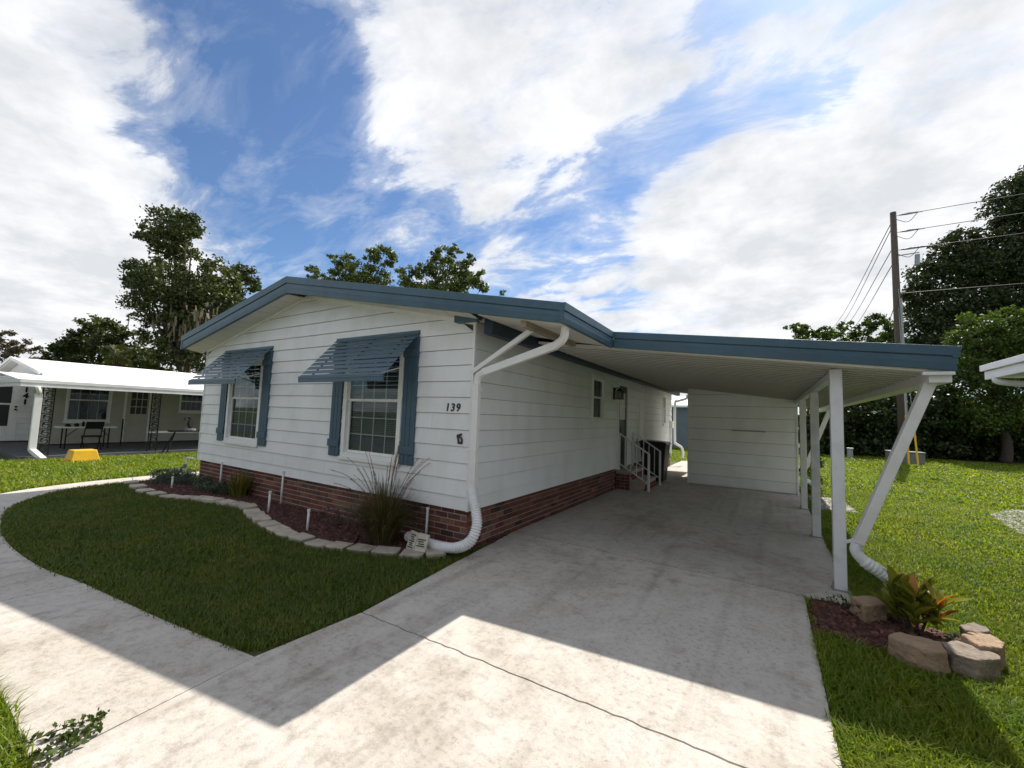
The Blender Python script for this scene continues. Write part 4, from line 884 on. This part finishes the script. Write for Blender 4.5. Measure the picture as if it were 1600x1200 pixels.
# ------------------------------------------------------------------ utility pole, wires, boxes
up = thing('utility_pole', (8.85, 24, 0), 'tall wooden utility pole with wires behind the carport roof', 'pole')
MB().tube([(8.86, 24, GZ), (8.82, 24, 6.5), (8.78, 24, 12.95)], [.19, .165, .13], 12).build('pole', M['wood'], up, smooth=True)
MB().tube([(8.97, 23.85, 2.), (8.93, 23.87, 8.3)], .06, 8).build('riser', M['grey'], up)
for z, L in ((12.75, 1.5), (11.85, 1.6), (10.9, 2.7)):
    P = smoothpath([(8.9, 24, z), (19, 23.2, z-.15), (34, 22, z+.5)], 8); MB().tube(P, .018, 5).build('wire', M['black'], up)
    MB().tube([(9.0, 24, z), (9.3, 23.98, z), (9.32, 23.98, z), (L*.6+9.0, 23.95, z-.02)], [.03, .06, .06, .02], 8).build('insulator', M['grey'], up)
    MB().tube(smoothpath([(8.85, 23.85, z-.25), (9.3, 23.8, z-.5), (9.7, 23.95, z-.04)], 5), .014, 5).build('jumper', M['black'], up)
MB().tube(smoothpath([(8.85, 24, 8.6), (20, 23.3, 8.35), (34, 22, 8.9)], 8), .022, 5).build('wire', M['black'], up)
MB().tube([(9.6, 23.9, 9.95), (9.62, 23.9, 10.5)], .1, 8).bar((8.9, 24, 10.6), (9.7, 23.9, 10.6), .04, .04).build('cutout_switch', M['grey'], up)
for i, (z, q) in enumerate(((12.4, (1296, 520)), (12.1, (1304, 522)), (11.0, (1312, 520)), (10.2, (1324, 520)), (7.9, (1375, 525)))):
    e = on(q, 1, 75.); s = np.array([8.7, 24, z]); P = smoothpath([s, (s+e)/2-np.array([0, 0, .6]), e], 8); MB().tube(P, .02, 5).build('wire', M['black'], up)
for (x, lab) in ((8.59, 0), (8.9, 1)):
    a, b = Vector((x, 21.9, GZ)), Vector((8.85, 23.95, 9.2 if lab else 8.2)); MB().tube([a, b], .012, 6).build('guy_wire', M['grey'], up)
    MB().tube([a, a+(b-a)*.285], .038, 8).build('guy_guard', M['yellow'], up)
ub = thing('utility_box', (8.75, 23.3, 0), 'low grey concrete utility box in the shade of the hedge', 'box')
MB().box(8.1, 9.4, 23.0, 23.7, GZ, .52).build('body', M['lid'], ub, bevel=.02); MB().box(8.07, 9.43, 22.97, 23.73, .522, .58).build('lid', M['lid'], ub, bevel=.01)
pd = thing('utility_pedestal', (6.8, 24.3, 0), 'small pale green utility pedestal on the lawn before the hedge', 'pedestal')
MB().box(6.68, 6.92, 24.2, 24.44, GZ, .50).build('body', M['grey'], pd, bevel=.02); MB().box(6.66, 6.94, 24.18, 24.46, .50, .56).build('cap', M['grey'], pd, bevel=.015)
tag(chips('gravel_patch', [tuple(gp(*q)[:2]) for q in ((1548, 806), (1575, 797), (1660, 800), (1700, 850), (1600, 838))], 1500, M['gravel'], .05), 'patch of pale gravel on the side lawn by the right hand house', 'gravel', kind='stuff')
tag(chips('gravel_patch', [(3.85, 6.2), (4.5, 6.3), (4.4, 7.9), (3.85, 7.9)], 900, M['gravel'], .06), 'patch of pale stones beside the carport slab', 'gravel', kind='stuff')
shrub('low_shrub', 'leafy bush beside the last carport post by the shed', [((4.0, 8.6, .45), .32), ((4.05, 8.9, .8), .3), ((3.98, 9.2, 1.1), .28), ((4.05, 8.5, .15), .3)], M['bright_leaf'], .07, 16)
# ------------------------------------------------------------------ right neighbour (its eave shows)
rn = thing('neighbour_house', (9.5, -1, 0), 'white house on the right whose eave corner and gutter show beside the hedge', 'house')
NX, NY, NZ = 5.62, 4.35, 2.55
MB().box(NX+.55, 13, -10, NY-.35, GZ, NZ-.14).build('wall', M['siding'], rn)
MB().prism([(NX, -10.3, NZ), (9.8, -10.3, NZ+.85), (13.5, -10.3, NZ), (13.5, -10.3, NZ-.06), (9.8, -10.3, NZ+.79), (NX, -10.3, NZ-.06)], (0, NY+10.3, 0)).build('roof', M['wroof'], rn)
MB().box(NX+.05, NX+.56, -10.2, NY-.02, NZ-.17, NZ-.155).build('soffit', M['soffit'], rn)
gu = MB().box(NX-.02, NX+.03, -10.3, NY+.02, NZ-.075, NZ+.01).build('gutter', M['alu'], rn, bevel=.006)
MB().box(NX+.02, NX+.06, -10.3, NY, NZ-.19, NZ-.078).build('fascia', M['alu'], rn, bevel=.004)
MB().tube(smoothpath([(NX+.05, NY-.25, NZ-.18), (NX+.08, NY-.3, NZ-.25), (NX+.5, NY-.5, NZ-.32)], 6), .04, 8).build('downspout', M['alu'], rn)
# ------------------------------------------------------------------ left neighbour, number 141
ln_ = thing('neighbour_house', (-19, 3, 0), 'cream house number 141 with white roof and porch beyond the walk', 'house')
fx = lambda X: (lambda u, n, z: (X+n, u, z))
WX = -17.5
siding(ln_, fx(WX), -.40, 9., .1, 2.36, .115, .115, [(.0, 1.17, .85, 2.12), (1.52, 2.32, .12, 2.2), (3.22, 4.1, 1.27, 2.1)], None, {}, 'cream', 'siding_board', .014)
siding(ln_, fx(-19.6), -4.4, -.42, .1, 2.36, .2, .2, [(-1.62, -.74, .12, 2.2)], None, {}, 'siding', 'siding_board', .014)
MB().box(-19.6, -17.52, -.42, -.40, .1, 2.36).box(-24, -17.7, -.38, 9, .1, 2.3).box(-24, -19.8, -4.4, -.44, .1, 2.3).build('wall', M['cream'], ln_)
MB().box(WX-.02, WX+.03, -.44, -.36, .1, 2.36).build('corner_trim', M['trim'], ln_)
window(ln_, fx(WX), .0, 1.17, .85, 2.12, 1.62, 4, (1, 2), 'curtain', .06, True)
window(ln_, fx(WX), 3.22, 4.1, 1.27, 2.1, 1.72, 4, (1, 1), 'curtain', .05, True)
d = MB(); f_ = fx(WX); ubox(d, f_, 1.52, 1.59, -.03, .03, .12, 2.2); ubox(d, f_, 2.25, 2.32, -.03, .03, .12, 2.2); ubox(d, f_, 1.59, 2.25, -.03, .028, 2.13, 2.2); d9 = d.build('door_frame', M['trim'], ln_)
d = MB(); ubox(d, f_, 1.592, 2.248, -.03, .0, .13, 2.13); d.build('door_leaf', M['cream'], d9)
for i in range(3):
    for j in range(3):
        d = MB(); ubox(d, f_, 1.72+i*.17, 1.86+i*.17, .001, .006, 1.16+j*.29, 1.42+j*.29); d.build('pane', M['screen'], d9)
d = MB(); f2 = fx(-19.6); ubox(d, f2, -1.62, -.74, -.03, .02, .12, 2.2); d1 = d.build('front_door', M['trim'], ln_)
d = MB(); ubox(d, f2, -1.52, -.92, .021, .026, 1.42, 2.1); d.build('pane', M['screen'], d1); d = MB(); ubox(d, f2, -1.52, -.94, .021, .026, .62, 1.36); d.build('pane', M['screen'], d1)
for z in (1.22, 1.12): MB().tube([(-19.58, -.80, z+.08), (-19.52, -.80, z+.08)], .03, 8).build('handle', M['black'], d1)
for i, ch in enumerate('141'): text('house_numeral', ch, .24, (-19.57, -.60, 1.84-.22*i), (R(90), 0, R(90)), M['black'], ln_, .008)
MB().box(-24, -13.75, -1.5, 9, GZ, .06).build('porch_floor', M['deck'], ln_)
MB().box(-24, -17.0, -4.6, -1.51, GZ, .06).build('porch_floor', M['deck'], ln_)
EX = -13.6
MB().hexa([(EX, -1.58, 2.06), (EX, 9, 2.06), (-17.3, 9, 2.38), (-17.3, -1.58, 2.38)], [(EX, -1.58, 2.09), (EX, 9, 2.09), (-17.3, 9, 2.41), (-17.3, -1.58, 2.41)]).build('porch_roof', M['wroof'], ln_)
MB().hexa([(-17.3, -1.58, 2.36), (-17.3, -4.5, 2.36), (-25, -4.5, 2.36), (-25, -1.58, 2.36)], [(-17.3, -1.58, 2.41), (-17.3, -4.5, 2.41), (-25, -4.5, 2.41), (-25, -1.58, 2.41)]).build('porch_roof', M['wroof'], ln_)
for (z0, z1, o_) in ((2.03, 2.12, .03), (1.975, 2.028, .012), (1.925, 1.973, .02)):
    MB().box(EX, EX+o_+.01, -1.6-o_, 9, z0, z1).build('fascia', M['alu'], ln_, bevel=.004)
    MB().box(-25, EX-.001, -1.6-o_, -1.585, z0, z1).build('fascia', M['alu'], ln_, bevel=.004)
MB().prism([(-16.7, -.75, 2.46), (-20., -.95, 3.06), (-24., -.95, 2.46), (-24, -.95, 2.40), (-20, -.95, 3.0), (-16.7, -.75, 2.40)], (0, 12, 0)).build('roof', M['wroof'], ln_)
MB().prism([(-16.8, -.60, 2.36), (-20., -.70, 2.99), (-24., -.7, 2.36)], (0, .05, 0)).build('gable', M['trim'], ln_)
MB().bar((-16.7, -.8, 2.44), (-20, -1.0, 3.04), .05, .10).bar((-20, -1.0, 3.04), (-24, -1.0, 2.44), .05, .1).build('rake_trim', M['alu'], ln_)
MB().box(-16.72, -16.66, -.75, 11, 2.34, 2.45).build('eave_trim', M['alu'], ln_)
MB().tube([(-18.2, 5., 2.7), (-18.2, 5., 2.98)], .06, 8).build('vent_pipe', M['pvc'], ln_)
def iron_post(y0):
    p = MB().bar((-13.8, y0, .06), (-13.8, y0, 2.06), .025, .025).bar((-13.8, y0+.22, .06), (-13.8, y0+.22, 2.06), .025, .025).build('iron_post', M['black'], ln_)
    s = MB()
    for i in range(9):
        z = .16+i*.21; s.tube(smoothpath([(-13.8, y0, z), (-13.8, y0+.16, z+.03), (-13.8, y0+.18, z+.12), (-13.8, y0+.08, z+.12), (-13.8, y0+.07, z+.17), (-13.8, y0+.22, z+.2)], 3), .012, 5)
        s.tube(smoothpath([(-13.8, y0+.11, z+.05), (-13.8, y0+.05, z+.1), (-13.8, y0+.1, z+.17)], 3), .012, 5)
    s.build('scrollwork', M['black'], p)
iron_post(-1.16); iron_post(1.2)
gd = MB().tube(smoothpath([(EX+.06, -1.32, 1.93), (EX+.04, -1.28, 1.82), (EX-.08, -1.25, 1.72)], 5), .05, 8).build('downspout', M['alu'], ln_)
MB().box(-13.74, -13.62, -1.33, -1.19, .22, 1.75).build('downspout_run', M['alu'], gd, bevel=.006); MB().bar((-13.68, -1.26, .24), (-13.2, -1.12, .02), .12, .1).build('spout', M['alu'], gd, bevel=.006)
rl = MB().bar((-16.6, 1.3, .06), (-16.6, 1.3, 1.0), .03, .03).bar((-16.4, 1.25, .06), (-16.4, 1.25, .9), .03, .03).bar((-16.6, 1.3, .98), (-16.4, 1.25, .88), .03, .03).bar((-16.6, 1.3, .3), (-16.4, 1.25, .3), .02, .02).build('step_rail', M['black'], ln_)
MB().box(-14.6, -14.55, 1.4, 6., .60, .66).build('long_bar', M['trim'], ln_)
MB().bar((-14.575, 1.5, .06), (-14.575, 1.5, .6), .03, .03).bar((-14.575, 5.5, .06), (-14.575, 5.5, .6), .03, .03).build('bar_leg', M['black'], ln_)
# things on the neighbour's porch
tb = thing('folding_table', (-16, .2, .06), 'folding table with clutter under the big window of the cream house', 'table')
MB().box(-16.3, -15.65, -.42, .92, .72, .76).build('tabletop', M['trim'], tb, bevel=.006)
for yy in (-.25, .75):
    for xx in (-16.2, -15.75): MB().bar((xx, yy, .06), (xx, yy, .72), .03, .03).build('leg', M['black'], tb)
    MB().bar((-15.75, yy, .45), (-15.75, yy+(.25 if yy < 0 else -.25), .71), .02, .02).build('brace', M['black'], tb)
for i, (yy, h, w_) in enumerate(((-.2, .06, .12), (0., .08, .1), (.15, .14, .06), (.45, .08, .05), (.62, .10, .05))):
    o = MB().box(-15.9-w_/2, -15.9+w_/2, yy-w_/2, yy+w_/2, .76, .76+h).hexa([(-15.9-w_*.4, yy-w_*.4, .76+h), (-15.9+w_*.4, yy-w_*.4, .76+h), (-15.9+w_*.4, yy+w_*.4, .76+h), (-15.9-w_*.4, yy+w_*.4, .76+h)], [(-15.9-w_*.2, yy-w_*.2, .79+h), (-15.9+w_*.2, yy-w_*.2, .79+h), (-15.9+w_*.2, yy+w_*.2, .79+h), (-15.9-w_*.2, yy+w_*.2, .79+h)]).build('small_container', M['black'], bevel=.004)
    tag(o, 'small dark container standing on the folding table', 'container', 'clutter on the folding table')
ch = thing('folding_chair', (-15.3, .25, .06), 'dark folding chair drawn up to the folding table', 'chair')
MB().box(-15.5, -15.1, .03, .45, .46, .50).build('seat', M['black'], ch, bevel=.01)
MB().hexa([(-15.14, .05, .72), (-15.11, .05, .72), (-15.11, .43, .72), (-15.14, .43, .72)], [(-15.06, .05, .95), (-15.03, .05, .95), (-15.03, .43, .95), (-15.06, .43, .95)]).build('backrest', M['black'], ch)
for yy in (.045, .435):
    MB().bar((-15.48, yy, .06), (-15.05, yy, .95), .022, .022).build('leg', M['black'], ch); MB().bar((-15.08, yy, .06), (-15.45, yy, .47), .022, .022).build('leg', M['black'], ch)
yb = thing('yellow_tub', (-12.5, -.5, 0), 'upturned bright yellow plastic tub on the grass before the porch', 'tub')
MB().hexa([(-12.75, -.85, GZ), (-12.3, -.8, GZ), (-12.3, -.22, GZ), (-12.75, -.25, GZ)], [(-12.7, -.78, .30), (-12.36, -.75, .30), (-12.36, -.30, .30), (-12.7, -.32, .30)]).build('body', M['yellow'], yb, bevel=.02)
MB().box(-12.79, -12.26, -.89, -.18, GZ, .02).build('rim', M['yellow'], yb, bevel=.01)
ms = thing('mitre_saw', (-13.2, 2.1, 0), 'black mitre saw on a folding work stand beside the house corner', 'saw')
MB().box(-13.4, -13.1, 1.55, 2.7, .70, .75).build('stand_top', M['black'], ms)
for yy, dy in ((1.7, -.25), (2.55, .25)):
    for dx in (-.2, .2): MB().bar((-13.25, yy, .70), (-13.25+dx, yy+dy, GZ), .03, .03).build('leg', M['black'], ms)
MB().tube([(-13.25, 2.1, .75), (-13.25, 2.1, .80)], .16, 16).build('turntable', M['grey'], ms); MB().tube([(-13.27, 2.08, .98), (-13.23, 2.12, .98)], .14, 18).build('blade_guard', M['black'], ms)
MB().bar((-13.35, 2.15, .80), (-13.3, 2.1, 1.1), .06, .06).build('arm', M['black'], ms); MB().tube(smoothpath([(-13.3, 2.1, 1.1), (-13.25, 2.0, 1.2), (-13.2, 1.9, 1.1)], 4), .03, 8).build('handle', M['black'], ms)
# grey-blue shed seen through the gap behind the house
gs = thing('garden_shed', (-1.5, 24.5, 0), 'grey blue metal shed with white roof seen behind the far end of the house', 'shed')
siding(gs, lambda u, n, z: (u, 23-n, z), -5., 1.5, GZ, 2.5, .15, .15, (), None, {}, 'greyblue')
MB().box(-5, 1.5, 23.02, 27, GZ, 2.5).build('wall', M['greyblue'], gs)
MB().hexa([(-5.2, 22.7, 2.5), (1.7, 22.7, 2.5), (1.7, 27.3, 2.5), (-5.2, 27.3, 2.5)], [(-5.2, 22.7, 2.62), (1.7, 22.7, 2.62), (1.7, 25, 3.3), (-5.2, 25, 3.3)]).build('roof', M['wroof'], gs)

# ------------------------------------------------------------------ across the street, unseen; trees added to darken the window reflections
def unseen_street_tree(label, x, y_, h, r):
    t = thing('broadleaf_tree', (x, y_, GZ), label, 'tree', 'unseen trees across the street')
    cs = [np.array([x, y_, h])+rng.normal(0, r*.5, 3)*np.array([1, 1, .6]) for _ in range(9)]
    V, Fc = leaves(cs, [r*.6]*9, [26*(r*.6)**2/.16*1.4]*9, .4, .85, .6, .4); V[:, 2] = np.maximum(V[:, 2], .5); fast('crown', V, Fc, M['oak'], t)
    MB().tube([(x, y_, GZ), (x+.1, y_, h*.5), (x, y_+.1, h)], [.35, .28, .12], 9).build('trunk', M['bark'], t, smooth=True)
for x, y_, h, r, lab in ((-16, -24, 5, 4.2, 'unseen broad oak across the street toward the cream house'), (-7, -27, 5.5, 4.5, 'unseen tall oak across the street facing the far window'), (3, -26, 5, 4.2, 'unseen oak across the street facing the driveway'), (13, -24, 5, 4.2, 'unseen oak across the street on the carport side')):
    unseen_street_tree(lab, x, y_, h, r)
oh = thing('house', (-4, -19, 0), 'low pale house across the street with a white metal roof', 'house')
MB().box(-11, 3, -23, -16.5, GZ, 2.5).build('wall', M['cream'], oh)
MB().prism([(-11.4, -16.1, 2.5), (-11.4, -19.75, 3.4), (-11.4, -23.4, 2.5)], (14.8, 0, 0)).build('roof', M['wroof'], oh)
for x in (-9.5, -6, -2.5, 1): MB().box(x-.6, x+.6, -16.52, -16.46, 1., 2.1).build('window', M['screen'], oh)
MB().box(-4.6, -3.7, -16.52, -16.45, .1, 2.15).build('door', M['trim'], oh)
rd = sheet('road', [(-60, -14), (60, -14), (60, -9), (-60, -9)], -.012, mat('asphalt', (.055, .055, .056), .9, (.04, .04, .04), 5, bump=.4))
